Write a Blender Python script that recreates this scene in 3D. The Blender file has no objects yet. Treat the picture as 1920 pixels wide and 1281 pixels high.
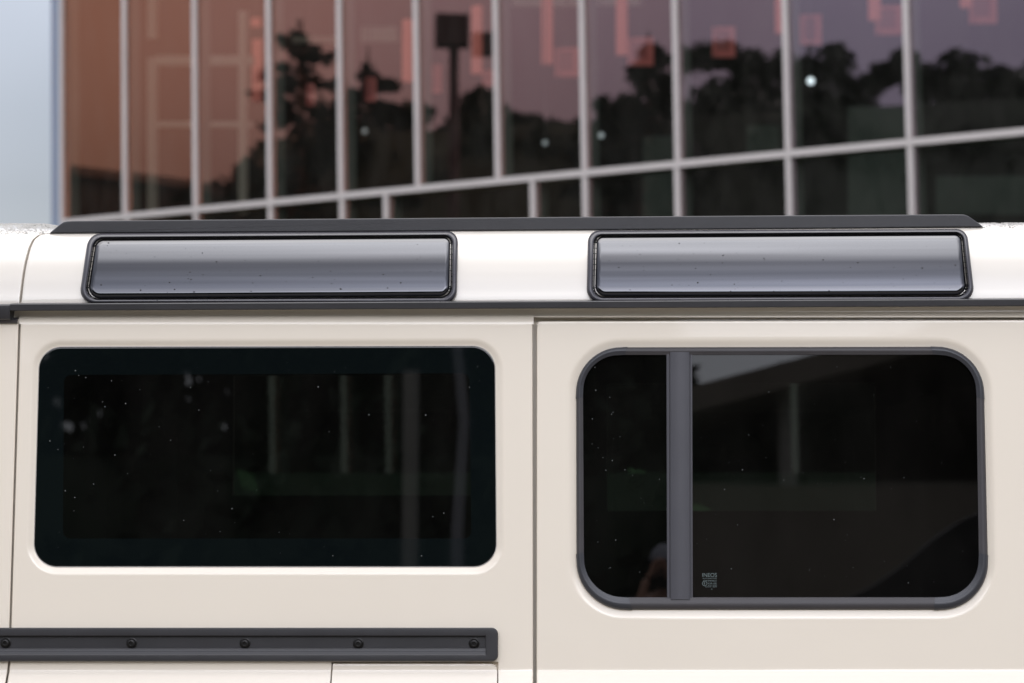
import bpy, bmesh, math, random
import numpy as np
from mathutils import Vector, Matrix
random.seed(7)
R = math.radians
scene = bpy.context.scene
COL = scene.collection

# ---------------------------------------------------------------- camera
FPX = 4850.0
TH, PI_ = R(3.42), R(3.66)          # yaw to the left, pitch up
CAM = Vector((0.29, -4.85, 1.49))
fw = Vector((-math.sin(TH)*math.cos(PI_), math.cos(TH)*math.cos(PI_), math.sin(PI_)))
rt = Vector((math.cos(TH), math.sin(TH), 0))
up = rt.cross(fw)
cd = bpy.data.cameras.new('camera'); cam = bpy.data.objects.new('camera', cd); COL.objects.link(cam)
cam.matrix_world = Matrix.Translation(CAM) @ Matrix((rt, up, -fw)).transposed().to_4x4()
cd.sensor_width = 36; cd.lens = FPX/1920*36; cd.clip_start = .02; cd.clip_end = 3000
cd.dof.use_dof = True; cd.dof.focus_distance = 4.86; cd.dof.aperture_fstop = 5.2
scene.camera = cam

# ---------------------------------------------------------------- world
SUN_EL, SUN_AZ = R(58), R(-14)
w = bpy.data.worlds.new('World'); scene.world = w; w.use_nodes = True
nt = w.node_tree; N = nt.nodes; L = nt.links; N.clear()
out = N.new('ShaderNodeOutputWorld')
sky = N.new('ShaderNodeTexSky'); sky.sky_type = 'NISHITA'; sky.sun_disc = False
sky.sun_elevation = SUN_EL; sky.sun_rotation = SUN_AZ
bg1 = N.new('ShaderNodeBackground'); L.new(sky.outputs[0], bg1.inputs[0]); bg1.inputs[1].default_value = 0.05*.5
tc = N.new('ShaderNodeTexCoord'); sep = N.new('ShaderNodeSeparateXYZ'); L.new(tc.outputs['Generated'], sep.inputs[0])
mp = N.new('ShaderNodeMapping'); mp.inputs['Scale'].default_value = (1.0, 1.0, 1.8); L.new(tc.outputs['Generated'], mp.inputs[0])
nz = N.new('ShaderNodeTexNoise'); nz.inputs['Scale'].default_value = 3.0; nz.inputs['Detail'].default_value = 3; nz.inputs['Roughness'].default_value = .45
L.new(mp.outputs[0], nz.inputs[0])
ramp = N.new('ShaderNodeValToRGB')      # cloud colour and brightness by height above the horizon
cr = ramp.color_ramp
cr.elements[0].position = 0.0; cr.elements[0].color = (.225, .23, .25, 1)
cr.elements[1].position = 1.0; cr.elements[1].color = (4.4, 4.35, 4.4, 1)
for p, c in ((.12, (.225, .228, .25, 1)), (.24, (.52, .54, .60, 1)), (.36, (1.0, 1.0, 1.06, 1)), (.49, (.47, .48, .55, 1)), (.6, (.43, .44, .50, 1)), (.74, (.55, .56, .62, 1)), (.88, (.95, .95, 1.02, 1)), (.96, (2.9, 2.86, 2.9, 1))):
    e = cr.elements.new(p); e.color = c
L.new(sep.outputs[2], ramp.inputs[0])
mr = N.new('ShaderNodeMapRange'); mr.inputs['From Min'].default_value = .3; mr.inputs['From Max'].default_value = .7
mr.inputs['To Min'].default_value = .72; mr.inputs['To Max'].default_value = 1.3; L.new(nz.outputs[0], mr.inputs[0])
dt = N.new('ShaderNodeVectorMath'); dt.operation = 'DOT_PRODUCT'; L.new(tc.outputs['Generated'], dt.inputs[0])
dt.inputs[1].default_value = Vector((.05, -.93, .36)).normalized()       # thin bright cloud over the open car park
mx = N.new('ShaderNodeMath'); mx.operation = 'MAXIMUM'; L.new(dt.outputs['Value'], mx.inputs[0]); mx.inputs[1].default_value = 0
pw = N.new('ShaderNodeMath'); pw.operation = 'POWER'; L.new(mx.outputs[0], pw.inputs[0]); pw.inputs[1].default_value = 9
ml = N.new('ShaderNodeMath'); ml.operation = 'MULTIPLY_ADD'; L.new(pw.outputs[0], ml.inputs[0]); ml.inputs[1].default_value = 5.6; ml.inputs[2].default_value = 1.0
mu = N.new('ShaderNodeMath'); mu.operation = 'MULTIPLY'; L.new(mr.outputs[0], mu.inputs[0]); L.new(ml.outputs[0], mu.inputs[1])
bg2 = N.new('ShaderNodeBackground'); L.new(ramp.outputs[0], bg2.inputs[0]); L.new(mu.outputs[0], bg2.inputs[1])
ad = N.new('ShaderNodeAddShader'); L.new(bg1.outputs[0], ad.inputs[0]); L.new(bg2.outputs[0], ad.inputs[1]); L.new(ad.outputs[0], out.inputs[0])
sd = bpy.data.lights.new('sun', 'SUN'); so = bpy.data.objects.new('sun', sd); COL.objects.link(so)
sd.energy = .55; sd.angle = R(52); sd.color = (1, .95, .88)
sdir = Vector((math.sin(SUN_AZ)*math.cos(SUN_EL), math.cos(SUN_AZ)*math.cos(SUN_EL), math.sin(SUN_EL)))
so.rotation_euler = sdir.to_track_quat('Z', 'Y').to_euler()
vs = scene.view_settings; vs.view_transform = 'Standard'; vs.look = 'None'; vs.gamma = 1; vs.exposure = 0.20
scene.cycles.max_bounces = 10; scene.cycles.transparent_max_bounces = 24; scene.cycles.glossy_bounces = 5

# ---------------------------------------------------------------- materials
def mat(name, col, rough=.5, metal=0, coat=0, spec=.5, bump=None, var=None, emis=None, ior=1.5, bumpd=.001):
    m = bpy.data.materials.new(name); m.use_nodes = True; t = m.node_tree; b = t.nodes['Principled BSDF']
    b.inputs['Base Color'].default_value = (*col, 1); b.inputs['Roughness'].default_value = rough
    b.inputs['Metallic'].default_value = metal; b.inputs['Coat Weight'].default_value = coat
    b.inputs['Coat Roughness'].default_value = .03; b.inputs['Specular IOR Level'].default_value = spec; b.inputs['IOR'].default_value = ior
    tcn = t.nodes.new('ShaderNodeTexCoord')
    if var:                                # (scale, amount) colour mottling
        n = t.nodes.new('ShaderNodeTexNoise'); n.inputs['Scale'].default_value = var[0]; n.inputs['Detail'].default_value = 5
        t.links.new(tcn.outputs['Object'], n.inputs[0])
        x = t.nodes.new('ShaderNodeMix'); x.data_type = 'RGBA'
        x.inputs['A'].default_value = (*[c*(1-var[1]) for c in col], 1); x.inputs['B'].default_value = (*[min(1, c*(1+var[1])) for c in col], 1)
        t.links.new(n.outputs[0], x.inputs['Factor']); t.links.new(x.outputs['Result'], b.inputs['Base Color'])
        r = t.nodes.new('ShaderNodeMapRange'); r.inputs['To Min'].default_value = rough*.85; r.inputs['To Max'].default_value = min(1, rough*1.2)
        t.links.new(n.outputs[0], r.inputs[0]); t.links.new(r.outputs[0], b.inputs['Roughness'])
    if bump:                               # (scale, strength)
        n = t.nodes.new('ShaderNodeTexNoise'); n.inputs['Scale'].default_value = bump[0]; n.inputs['Detail'].default_value = 3
        t.links.new(tcn.outputs['Object'], n.inputs[0])
        bn = t.nodes.new('ShaderNodeBump'); bn.inputs['Strength'].default_value = bump[1]; bn.inputs['Distance'].default_value = bumpd; t.links.new(bn.outputs[0], b.inputs['Coat Normal'])
        t.links.new(n.outputs[0], bn.inputs['Height']); t.links.new(bn.outputs[0], b.inputs['Normal'])
    if emis:
        b.inputs['Emission Color'].default_value = (*emis[:3], 1); b.inputs['Emission Strength'].default_value = emis[3]
    return m

def glassmat(name, trans, refl=None, rough=0.0, fres=1.68, dust_veil=0):
    m = bpy.data.materials.new(name); m.use_nodes = True; t = m.node_tree; t.nodes.clear()
    o = t.nodes.new('ShaderNodeOutputMaterial'); tr = t.nodes.new('ShaderNodeBsdfTransparent'); tr.inputs[0].default_value = (*trans, 1)
    g = t.nodes.new('ShaderNodeBsdfGlossy'); g.inputs['Roughness'].default_value = rough
    if refl:
        g.inputs[0].default_value = (*refl, 1); a = t.nodes.new('ShaderNodeAddShader')
        t.links.new(tr.outputs[0], a.inputs[0]); t.links.new(g.outputs[0], a.inputs[1])
    else:
        a = t.nodes.new('ShaderNodeMixShader'); f = t.nodes.new('ShaderNodeFresnel'); f.inputs[0].default_value = fres
        t.links.new(f.outputs[0], a.inputs[0]); t.links.new(tr.outputs[0], a.inputs[1]); t.links.new(g.outputs[0], a.inputs[2])
    if dust_veil:  # dust film, also a pale veil that lifts dark reflections
        tcn = t.nodes.new('ShaderNodeTexCoord'); mpn = t.nodes.new('ShaderNodeMapping'); mpn.inputs['Scale'].default_value = (1, 1, .45); mpn.inputs['Rotation'].default_value = (0, .5, 0)
        n = t.nodes.new('ShaderNodeTexNoise'); n.inputs['Scale'].default_value = 5; n.inputs['Detail'].default_value = 8; n.inputs['Roughness'].default_value = .62
        t.links.new(tcn.outputs['Object'], mpn.inputs[0]); t.links.new(mpn.outputs[0], n.inputs[0])
        r = t.nodes.new('ShaderNodeMapRange'); r.inputs['From Min'].default_value = .38; r.inputs['From Max'].default_value = .75; r.inputs['To Min'].default_value = dust_veil*.35; r.inputs['To Max'].default_value = dust_veil*1.9
        t.links.new(n.outputs[0], r.inputs[0])
        df = t.nodes.new('ShaderNodeBsdfDiffuse'); df.inputs[0].default_value = (.55, .52, .46, 1); mxs = t.nodes.new('ShaderNodeMixShader')
        t.links.new(r.outputs[0], mxs.inputs[0]); t.links.new(a.outputs[0], mxs.inputs[1]); t.links.new(df.outputs[0], mxs.inputs[2]); a = mxs
    t.links.new(a.outputs[0], o.inputs[0]); return m

M = {}
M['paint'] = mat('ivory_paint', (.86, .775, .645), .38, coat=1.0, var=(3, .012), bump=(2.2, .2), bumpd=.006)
M['paint_dim'] = mat('ivory_paint_dimmed', (.68, .63, .55), .35, coat=1.0, var=(3, .012))  # body ivory darkened on the roof to offset strong top light
M['wetroof'] = mat('rain_beaded_roof_paint', (.72, .69, .63), .25, coat=1, bump=(420, .9), bumpd=.004)
M['plastic'] = mat('black_satin_plastic', (.027, .026, .028), .36, bump=(1500, .12), var=(9, .15))
M['rubber'] = mat('black_rubber', (.050, .046, .048), .5, var=(14, .2))
M['rubber2'] = mat('black_moulded_corner', (.036, .037, .043), .36, var=(14, .2))
M['frame'] = mat('black_moulded_frame', (.048, .046, .054), .27, bump=(1500, .08), var=(9, .12))
M['satin'] = mat('grey_anodised_bar', (.062, .061, .070), .4, bump=(1500, .1), var=(9, .1))
M['gloss'] = mat('gloss_black_pane', (.003, .003, .004), .05, coat=.75, spec=.5, ior=1.58)
M['gloss'].node_tree.nodes['Principled BSDF'].inputs['Specular Tint'].default_value = (.84, .87, 1.0, 1)
M['gap'] = mat('dark_seal', (.006, .006, .006), .7)
M['bolt'] = mat('black_bolt_steel', (.02, .019, .018), .35, metal=.6)
M['frit'] = mat('dark_enamel_glass_border', (.0036, .0055, .0058), .02, spec=.5)
M['tint'] = glassmat('privacy_glass', (.085, .10, .09), dust_veil=.0055)
M['lining'] = mat('dark_cabin_lining', (.025, .025, .025), .9)
M['etch'] = mat('etched_glass_mark', (.12, .155, .15), .7)
M['dropw'] = mat('water_drop_light', (.13, .14, .135), .12)
M['dropd'] = mat('water_drop_dark', (.01, .01, .012), .06)
M['alu'] = mat('mauve_grey_aluminium', (.55, .495, .475), .5, var=(2, .08))
M['aluin'] = mat('grey_green_mullion', (.16, .17, .155), .6)
M['interior'] = mat('dark_interior', (.012, .011, .010), .9, var=(.6, .3))
M['ceil'] = mat('brown_ceiling', (.20, .12, .09), .8, var=(.5, .3))
M['panelgreen'] = mat('grey_green_reflection', (.075, .09, .078), .8, var=(.8, .25))
M['beam'] = mat('pale_frame_glow', (.45, .38, .33), .6, emis=(.5, .38, .32, .02))  # faint glow added to the steel so it shows in the dark room
M['pink'] = mat('coral_lamp_shade', (.75, .2, .17), .6, emis=(1, .26, .21, .19))
M['pinkdim'] = mat('coral_lantern_frame', (.6, .15, .14), .6, emis=(1, .24, .22, .105))
M['lamp'] = mat('lit_bulb', (.9, .9, .9), .4, emis=(.75, .85, 1, 2.2))
M['bluefringe'] = mat('blue_fringe_strip', (.27, .34, .45), .1, coat=.5)
M['asphalt'] = mat('bounce_paving', (.19, .17, .145), .9, bump=(60, .5), var=(3, .3), bumpd=.01)  # ground tone kept pale and warm to bounce light onto the body
M['grass'] = mat('grass', (.05, .075, .03), .95, var=(5, .35))
M['leaf'] = mat('dark_leaf', (.03, .052, .03), .7, var=(2, .5))
M['needle'] = mat('dark_needle', (.016, .028, .018), .7, var=(2, .4))
M['bark'] = mat('bark', (.07, .05, .035), .9, bump=(20, .8), bumpd=.02)
M['darkmetal'] = mat('dark_painted_metal', (.02, .02, .022), .5)
M['concrete'] = mat('pale_concrete', (.42, .41, .38), .85, var=(2, .15), bump=(30, .3))
M['darkwall'] = mat('dark_wall', (.008, .012, .015), .85, var=(1.5, .3))
M['terrace'] = mat('hazed_brown_wall', (.22, .19, .16), .9, var=(.8, .35))  # wall colour lifted to imitate veiling haze in the window reflection
M['ballust'] = mat('grey_parapet', (.26, .25, .20), .8, var=(2, .2))
M['skin'] = mat('skin', (.62, .36, .27), .5)
M['cloth'] = mat('black_cloth', (.012, .012, .014), .9)
M['cap'] = mat('sky_sheen_cap', (.30, .31, .36), .8)  # dark cap coloured grey for the sky sheen on its top
M['tyre'] = mat('tyre_rubber', (.02, .02, .02), .85)
M['rim'] = mat('grey_wheel', (.2, .2, .21), .4, metal=.8)

# ---------------------------------------------------------------- helpers
def ray(px, py): return (fw + rt*((px-960)/FPX) + up*((640.5-py)/FPX))
KT = math.tan(R(1.3)); ZR = 1.4
def S(px, py, off=0.0):                     # photo point on the vehicle's leaning side, off metres inward
    d = ray(px, py)
    t = (KT*(CAM.z-ZR) + off - CAM.y)/(d.y - KT*d.z)
    return CAM + d*t
def atY(px, py, y):
    d = ray(px, py); return CAM + d*((y-CAM.y)/d.y)
def obj(name, verts, faces, material, parent=None, smooth=None, face=None):
    me = bpy.data.meshes.new(name); me.from_pydata([tuple(v) for v in verts], [], faces)
    b = bmesh.new(); b.from_mesh(me)
    bmesh.ops.remove_doubles(b, verts=b.verts, dist=1e-5)
    if face is None: bmesh.ops.recalc_face_normals(b, faces=b.faces)
    else:
        bmesh.ops.recalc_face_normals(b, faces=b.faces)
        s = sum((f.normal.dot(Vector(face))*f.calc_area() for f in b.faces), 0.0)
        if s < 0: bmesh.ops.reverse_faces(b, faces=b.faces)
    b.to_mesh(me); b.free()
    if smooth is not None:
        me.shade_smooth(); me.set_sharp_from_angle(angle=R(smooth))
    me.materials.append(material)
    o = bpy.data.objects.new(name, me); COL.objects.link(o)
    if parent: o.parent = parent
    return o
def empty(name, label, cat, loc=(0, 0, 0), group=None):
    o = bpy.data.objects.new(name, None); COL.objects.link(o); o.location = loc; o.empty_display_size = .2
    o['label'] = label; o['category'] = cat
    if group: o['group'] = group
    return o
def tag(o, label, cat, group=None):
    o['label'] = label; o['category'] = cat
    if group: o['group'] = group
    return o
def fixparent():
    bpy.context.view_layer.update()
class MB:
    def __init__(s): s.v = []; s.f = []
    def add(s, v, f):
        k = len(s.v); s.v += list(v); s.f += [tuple(i+k for i in q) for q in f]; return s
    def box(s, c, sz, rot=None):
        c = Vector(c); pts = []
        for x in (-.5, .5):
            for y in (-.5, .5):
                for z in (-.5, .5):
                    p = Vector((x*sz[0], y*sz[1], z*sz[2]))
                    if rot is not None: p = rot @ p
                    pts.append(c+p)
        return s.add(pts, [(0, 1, 3, 2), (4, 6, 7, 5), (0, 4, 5, 1), (2, 3, 7, 6), (0, 2, 6, 4), (1, 5, 7, 3)])
    def tube(s, pts, rad, n=10, cap=True):
        pts = [Vector(p) for p in pts]; rad = rad if isinstance(rad, (list, tuple)) else [rad]*len(pts)
        V = []; F = []
        for i, p in enumerate(pts):
            d = (pts[min(i+1, len(pts)-1)] - pts[max(i-1, 0)]).normalized()
            a = d.orthogonal().normalized() if i == 0 else (a - d*a.dot(d)).normalized()
            b_ = d.cross(a)
            for k in range(n):
                q = 2*math.pi*k/n; V.append(p + (a*math.cos(q)+b_*math.sin(q))*rad[i])
        for i in range(len(pts)-1):
            for k in range(n):
                F.append((i*n+k, i*n+(k+1) % n, (i+1)*n+(k+1) % n, (i+1)*n+k))
        if cap: F.append(tuple(range(n))); F.append(tuple((len(pts)-1)*n+k for k in range(n)))
        return s.add(V, F)
    def build(s, name, material, parent=None, smooth=None, face=None): return obj(name, s.v, s.f, material, parent, smooth, face)

def rr(c, r, d=0.0, na=10, nside=0):
    """rounded quad in photo units: corners TL,TR,BR,BL; offset outward by d; equal point count always"""
    c = [Vector(p) for p in c]; rs = r if isinstance(r, (list, tuple)) else [r]*4
    n = 4; off = []
    for i in range(n):                      # offset each corner
        p, a, b = c[i], c[i-1], c[(i+1) % n]
        e1 = (p-a).normalized(); e2 = (b-p).normalized()
        n1 = Vector((e1.y, -e1.x)); n2 = Vector((e2.y, -e2.x))   # outward for TL,TR,BR,BL in y-down
        bis = (n1+n2); off.append(p + bis*(d/(1+n1.dot(n2))))
    pts = []
    for i in range(n):
        p, a, b = off[i], off[i-1], off[(i+1) % n]
        rad = max(rs[i]+d, .01)
        e1 = (a-p).normalized(); e2 = (b-p).normalized()
        ang = math.acos(max(-1, min(1, e1.dot(e2)))); t = rad/math.tan(ang/2)
        cen = p + (e1+e2).normalized()*(rad/math.sin(ang/2))
        A = p+e1*t; B = p+e2*t
        va = A-cen; vb = B-cen; tot = va.angle(vb) if va.length > 1e-6 else 0
        sg = 1 if (va.x*vb.y-va.y*vb.x) > 0 else -1
        for k in range(na+1):
            q = sg*tot*k/na; pts.append(Vector((cen.x+va.x*math.cos(q)-va.y*math.sin(q), cen.y+va.x*math.sin(q)+va.y*math.cos(q))))
        nb = None
        # side subdivisions to the next corner are added below
        pts.append(('side', i))
    # fill the side markers
    outp = []; m = len(pts)
    for j, q in enumerate(pts):
        if isinstance(q, tuple):
            if nside:
                a = pts[j-1]; b = pts[(j+1) % m]
                for k in range(1, nside+1): outp.append(a.lerp(b, k/(nside+1)))
        else: outp.append(q)
    return outp
def loft(rings, cap_last=False, cap_first=False):
    n = len(rings[0]); V = [p for r_ in rings for p in r_]; F = []
    for i in range(len(rings)-1):
        for k in range(n):
            F.append((i*n+k, i*n+(k+1) % n, (i+1)*n+(k+1) % n, (i+1)*n+k))
    if cap_last: F.append(tuple((len(rings)-1)*n+k for k in range(n)))
    if cap_first: F.append(tuple(range(n)))
    return V, F
def ring(c, r, d, off, fn=S, na=10, nside=0): return [fn(p.x, p.y, off) for p in rr(c, r, d, na, nside)]
def grid(xs, rows, fn=S):
    """rows = [(py, off)]"""
    V = [fn(x, py, o) for (py, o) in rows for x in xs]; n = len(xs); F = []
    for j in range(len(rows)-1):
        for i in range(n-1): F.append((j*n+i, j*n+i+1, (j+1)*n+i+1, (j+1)*n+i))
    return V, F
FRONT = (0, -1, 0)

# ---------------------------------------------------------------- the setting
b = MB(); b.add([(-400, -400, 0), (400, -400, 0), (400, 400, 0), (-400, 400, 0)], [(0, 1, 2, 3)])
g = b.build('ground', M['asphalt'], None, face=(0, 0, 1)); g['kind'] = 'structure'
b = MB(); b.add([(-300, 7, .004), (300, 7, .004), (300, 300, .004), (-300, 300, .004)], [(0, 1, 2, 3)])
g = b.build('lawn', M['grass'], None, face=(0, 0, 1)); g['kind'] = 'structure'
b = MB(); b.add([(-300, -300, .004), (300, -300, .004), (300, -14, .004), (-300, -14, .004)], [(0, 1, 2, 3)])
g = b.build('verge', M['grass'], None, face=(0, 0, 1)); g['kind'] = 'structure'

# ---------------------------------------------------------------- the vehicle
V0 = empty('off_road_vehicle', 'ivory white boxy off-road vehicle with black roof rail, dark tinted side windows and black trim', 'car', (0, 0, 0))
def bulge(py):                             # body flares outward below the shoulder crease
    if py < 1254: return 0.0
    t = py-1254
    return -(.00036*t*min(t/12, 1)) if t < 60 else -.0216 - .0000*(t-60)
LOW = [1200, 1212, 1225, 1236, 1241, 1244, 1250, 1254, 1257, 1260, 1263, 1266, 1270, 1276, 1284, 1296, 1314]
LOWROWS = [(py, bulge(py)) for py in LOW] + [(1420, -.028), (1700, -.028), (1950, -.02), (2010, -.0)]
def edgeclosed(b, outline, r, top=True): pass

# --- rear door (the panel round the long window)
W1 = [(75, 652), (927, 650), (930, 1062), (64, 1062)]
O1 = [(38.5, 608), (998.5, 608), (999.5, 1200), (20.5, 1200)]
def inset(c, d): return [Vector(c[0])+Vector((d, 0)), Vector(c[1])+Vector((-d, 0)), Vector(c[2])+Vector((-d, 0)), Vector(c[3])+Vector((d, 0))]
b = MB()
na = 14
rg = [ring(W1, 42, -1.0, .016, na=na), ring(W1, 42, .4, .0065, na=na), ring(W1, 42, 2.2, .0058, na=na), ring(W1, 42, 3.2, .0055, na=na), ring(W1, 42, 7, .0035, na=na), ring(W1, 42, 11, .0012, na=na),
      ring(W1, 42, 14, .0003, na=na), ring(W1, 42, 16, 0, na=na), ring(W1, 42, 18, 0, na=na), ring(inset(O1, 3), .1, 0, 0, na=na)]
b.add(*loft(rg))
# soft rolled edges left and right + curve up under the gutter + lower part
def vedge(b, x0, x1, side, rows):          # rounded return along a near-vertical seam; x at rows via linear
    pass
XR = lambda py: 998.5 + (py-608)/592*1.0
XL = lambda py: 38.5 - (py-608)/592*18 if py < 1240 else 19.3-(min(py, 1330)-1240)*.1-max(0, min(py, 1330)-1255)**1.35*.02
def strip(b, xfun, sgn, pys, offs=None, depth=.016):
    """door edge: flat -> small radius -> return inward. sgn=+1 when the panel lies left of the seam"""
    prof = [(-3*sgn, 0), (-2.0*sgn, 0.0001), (-1.0*sgn, .0006), (-.3*sgn, .0016), (0, .003), (0, depth)]
    V = []; F = []; n = len(prof)
    for py in pys:
        for dx, o in prof: V.append(S(xfun(py)+dx, py, o+(bulge(py))))
    for j in range(len(pys)-1):
        for i in range(n-1): F.append((j*n+i, j*n+i+1, (j+1)*n+i+1, (j+1)*n+i))
    b.add(V, F)
allpy = [580, 606, 800, 1000] + LOW + [1420, 1700, 1950]
b2py = [604+i for i in (2, 100, 300, 500)]
strip(b, XR, 1, [608, 800, 1000]+LOW+[1420, 1700, 1950])
strip(b, XL, -1, [608, 800, 1000]+LOW+[1420, 1700, 1950])
def xs_(x0, x1, n): return [x0+(x1-x0)*i/n for i in range(n+1)]
# curved transition under the gutter
rows = [(608, 0), (605, .0004), (602, .0018), (599, .004), (596, .0065), (592, .0095), (587, .0118), (580, .0128), (572, .013)]
b.add(*grid(xs_(35.5, 1000.5, 8), rows))
b.add([S(998.5, 608), S(1000.5, 608, .002), S(1000.5, 612, .010)], [(0, 1, 2)])
# lower skirt: left of the flap, above the flap, right of the flap
def lowgrid(b, xa, xb, rows):
    V = []; F = []
    for (py, o) in rows: V.append(S(xa(py), py, o)); V.append(S(xb(py), py, o))
    for j in range(len(rows)-1): F.append((2*j, 2*j+1, 2*j+3, 2*j+2))
    b.add(V, F)
FXL = lambda py: 621.5 - max(0, min(py, 1330)-1243)*.07
lowgrid(b, lambda p: XL(p)+3, FXL, LOWROWS)
lowgrid(b, FXL, lambda p: 934.5, [(1200, 0), (1212, 0), (1225, 0), (1236, 0), (1241, 0)])
lowgrid(b, lambda p: 934.5, lambda p: XR(p)-3, LOWROWS)
# flap opening returns
V = []; F = []
edge = [(FXL(p), p, bulge(p)) for p in reversed(LOW[4:]+[1420])] + [(934.5, p, bulge(p)) for p in LOW[4:]+[1420]]
for x, p, o in edge: V.append(S(x, p, o)); V.append(S(x, p, o+.014))
for j in range(len(edge)-1): F.append((2*j, 2*j+1, 2*j+3, 2*j+2))
b.add(V, F)
rear_door = b.build('rear_door', M['paint'], V0, smooth=28, face=FRONT)

# fuel flap
b = MB()
V = []; F = []
flapx0 = lambda py: FXL(py)+2.8
top = 1243.8
cols = []
for i in range(25):
    x = 624.5 + (931.8-624.5)*i/24
    cols.append(x)
cols = xs_(624.5, 917, 8)+[919+i*1.3 for i in range(1, 11)]
def ftop(x):
    r_ = 13.0
    if x > 932-r_:
        dx = x-(932-r_); return top + r_-math.sqrt(max(0, r_*r_-dx*dx))
    return top
frows = LOW[6:]+[1420]
for x in cols:
    t0 = ftop(x)
    V.append(S(x, t0+.2, .013)); V.append(S(x, t0+.2, .0025)); V.append(S(x, t0+.8, .0008)); V.append(S(x, t0+2, 0.0))
    for py in frows:
        pp = max(py, t0+2.2+(py-1250)*.01); V.append(S(x - (max(0, min(py, 1330)-1243)*.07 if x < 640 else 0), pp, bulge(pp)))
n = 4+len(frows)
for i in range(len(cols)-1):
    for j in range(n-1): F.append((i*n+j, i*n+j+1, (i+1)*n+j+1, (i+1)*n+j))
b.add(V, F)
flap = b.build('fuel_flap', M['paint'], V0, smooth=35, face=FRONT)

# --- front door sliver at the left
b = MB()
XF = lambda py: XL(py)-3.4
strip(b, XF, 1, [600, 606, 800, 1000]+LOW+[1420, 1700, 1950])
pys = [(600, 0), (606, 0), (800, 0), (1000, 0)]+LOWROWS[:-1]
lowgrid(b, lambda p: -90, lambda p: XF(p)-3, pys)
# panel round the front door window, further to the left and out of frame
WF = [(-820, 652), (-130, 652), (-130, 1062), (-820, 1062)]
OF = [(-900, 600), (-90, 600), (-90, 1200), (-900, 1200)]
rg = [ring(WF, 42, -1, .016), ring(WF, 42, 2, .006), ring(WF, 42, 14, .0003), ring(WF, 42, 18, 0), ring(OF, .1, 0, 0)]
b.add(*loft(rg)); lowgrid(b, lambda p: -900, lambda p: -90, LOWROWS)
front_door = b.build('front_door', M['paint'], V0, smooth=28, face=FRONT)
gl = obj('window_glass', *loft([ring(WF, 42, 0, .006)], cap_last=True), M['tint'], front_door, face=FRONT)

# --- rear quarter panel
W2 = [(1080.5, 652), (1843, 650.5), (1854, 1143), (1081.5, 1143)]
O2 = [(1006.5, 602.5), (1960, 600), (1960, 1200), (1006, 1200)]
b = MB()
q = [Vector(O2[0])+Vector((4, 4)), Vector(O2[1])+Vector((0, 4)), Vector(O2[2]), Vector(O2[3])+Vector((4, 0))]
R2 = [84, 88, 88, 92]
rg = [ring(W2, R2, -1.5, .016, na=na), ring(W2, R2, .4, .0060, na=na), ring(W2, R2, 2.0, .0056, na=na), ring(W2, R2, 4, .0049, na=na), ring(W2, R2, 9, .0026, na=na), ring(W2, R2, 13.5, .0006, na=na), ring(W2, R2, 15.5, .0003, na=na),
      ring(W2, R2, 18, 0, na=na), ring(W2, R2, 20, 0, na=na), ring(q, .1, 0, 0, na=na)]
b.add(*loft(rg))
XQ = lambda py: 1006.5 - (py-604)/596*.5
strip(b, lambda p: XQ(p), -1, [612, 800, 1000]+LOW+[1420, 1700, 1950])
# fill between strip (x+3) and inset outline (x+4) handled by a narrow grid; top-left corner and top edge
lowgrid(b, lambda p: XQ(p)+3, lambda p: XQ(p)+4.2, [(606.5, 0), (610.6, 0), (800, 0), (1000, 0), (1200, 0)])
lowgrid(b, lambda p: XQ(p)+3, lambda p: 1960, LOWROWS)
# top edge with rounded corner
prof = [(4.0, 0), (2.4, .0001), (1.2, .0006), (.4, .0016), (0, .003), (0, .016)]
path = []
r_ = 8.0
for k in range(7):
    a = math.pi/2*k/6; path.append((1006.5+r_-r_*math.cos(a), 602.5+r_-r_*math.sin(a), -math.cos(a), -math.sin(a)))
path.append((1960, 600, 0, -1)); path.append((2700, 597.5, 0, -1))
V = []; F = []; n = len(prof)
for (x, y, nx, ny) in path:
    for dd, o in prof: V.append(S(x-nx*dd, y-ny*dd, o))
for j in range(len(path)-1):
    for i in range(n-1): F.append((j*n+i, j*n+i+1, (j+1)*n+i+1, (j+1)*n+i))
b.add(V, F)
b.add([S(1010.5, 610.6), S(1010.5, 606.5), S(1014.6, 606.5)], [(0, 1, 2)])
b.add(*grid([1960, 2700], [(605, 0), (1200, 0)]))
lowgrid(b, lambda p: 1960, lambda p: 2700, LOWROWS)
quarter = b.build('rear_quarter_panel', M['paint'], V0, smooth=28, face=FRONT)

# --- inner body: recessed sheet behind the gaps, the band under the gutter
b = MB()
b.add(*grid([-900, 1003, 1010, 2700], [(566, .0135), (585, .0132), (590, .0120), (593.5, .0100), (595.2, .0100), (595.6, .0306), (640, .0306)]))
b.add(*grid([990, 1014], [(596, .030), (1990, .030)]))
b.add(*grid([8, 46], [(590, .020), (1300, .020)]))
b.add(*grid([610, 945], [(1238, .013), (1960, -.005)]))
b.build('inner_body', M['paint'], V0, face=FRONT)
# thin joints in the painted band
for x in (1181, 1746):
    b = MB(); b.add(*grid([x-.8, x+.8], [(583, .0122), (594, .0090)]))
    b.add(*grid([x+.8, x+1.3], [(583, .0122), (594, .0110)]))
    b.build('joint_seam', M['paint'], V0, face=FRONT)

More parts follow.
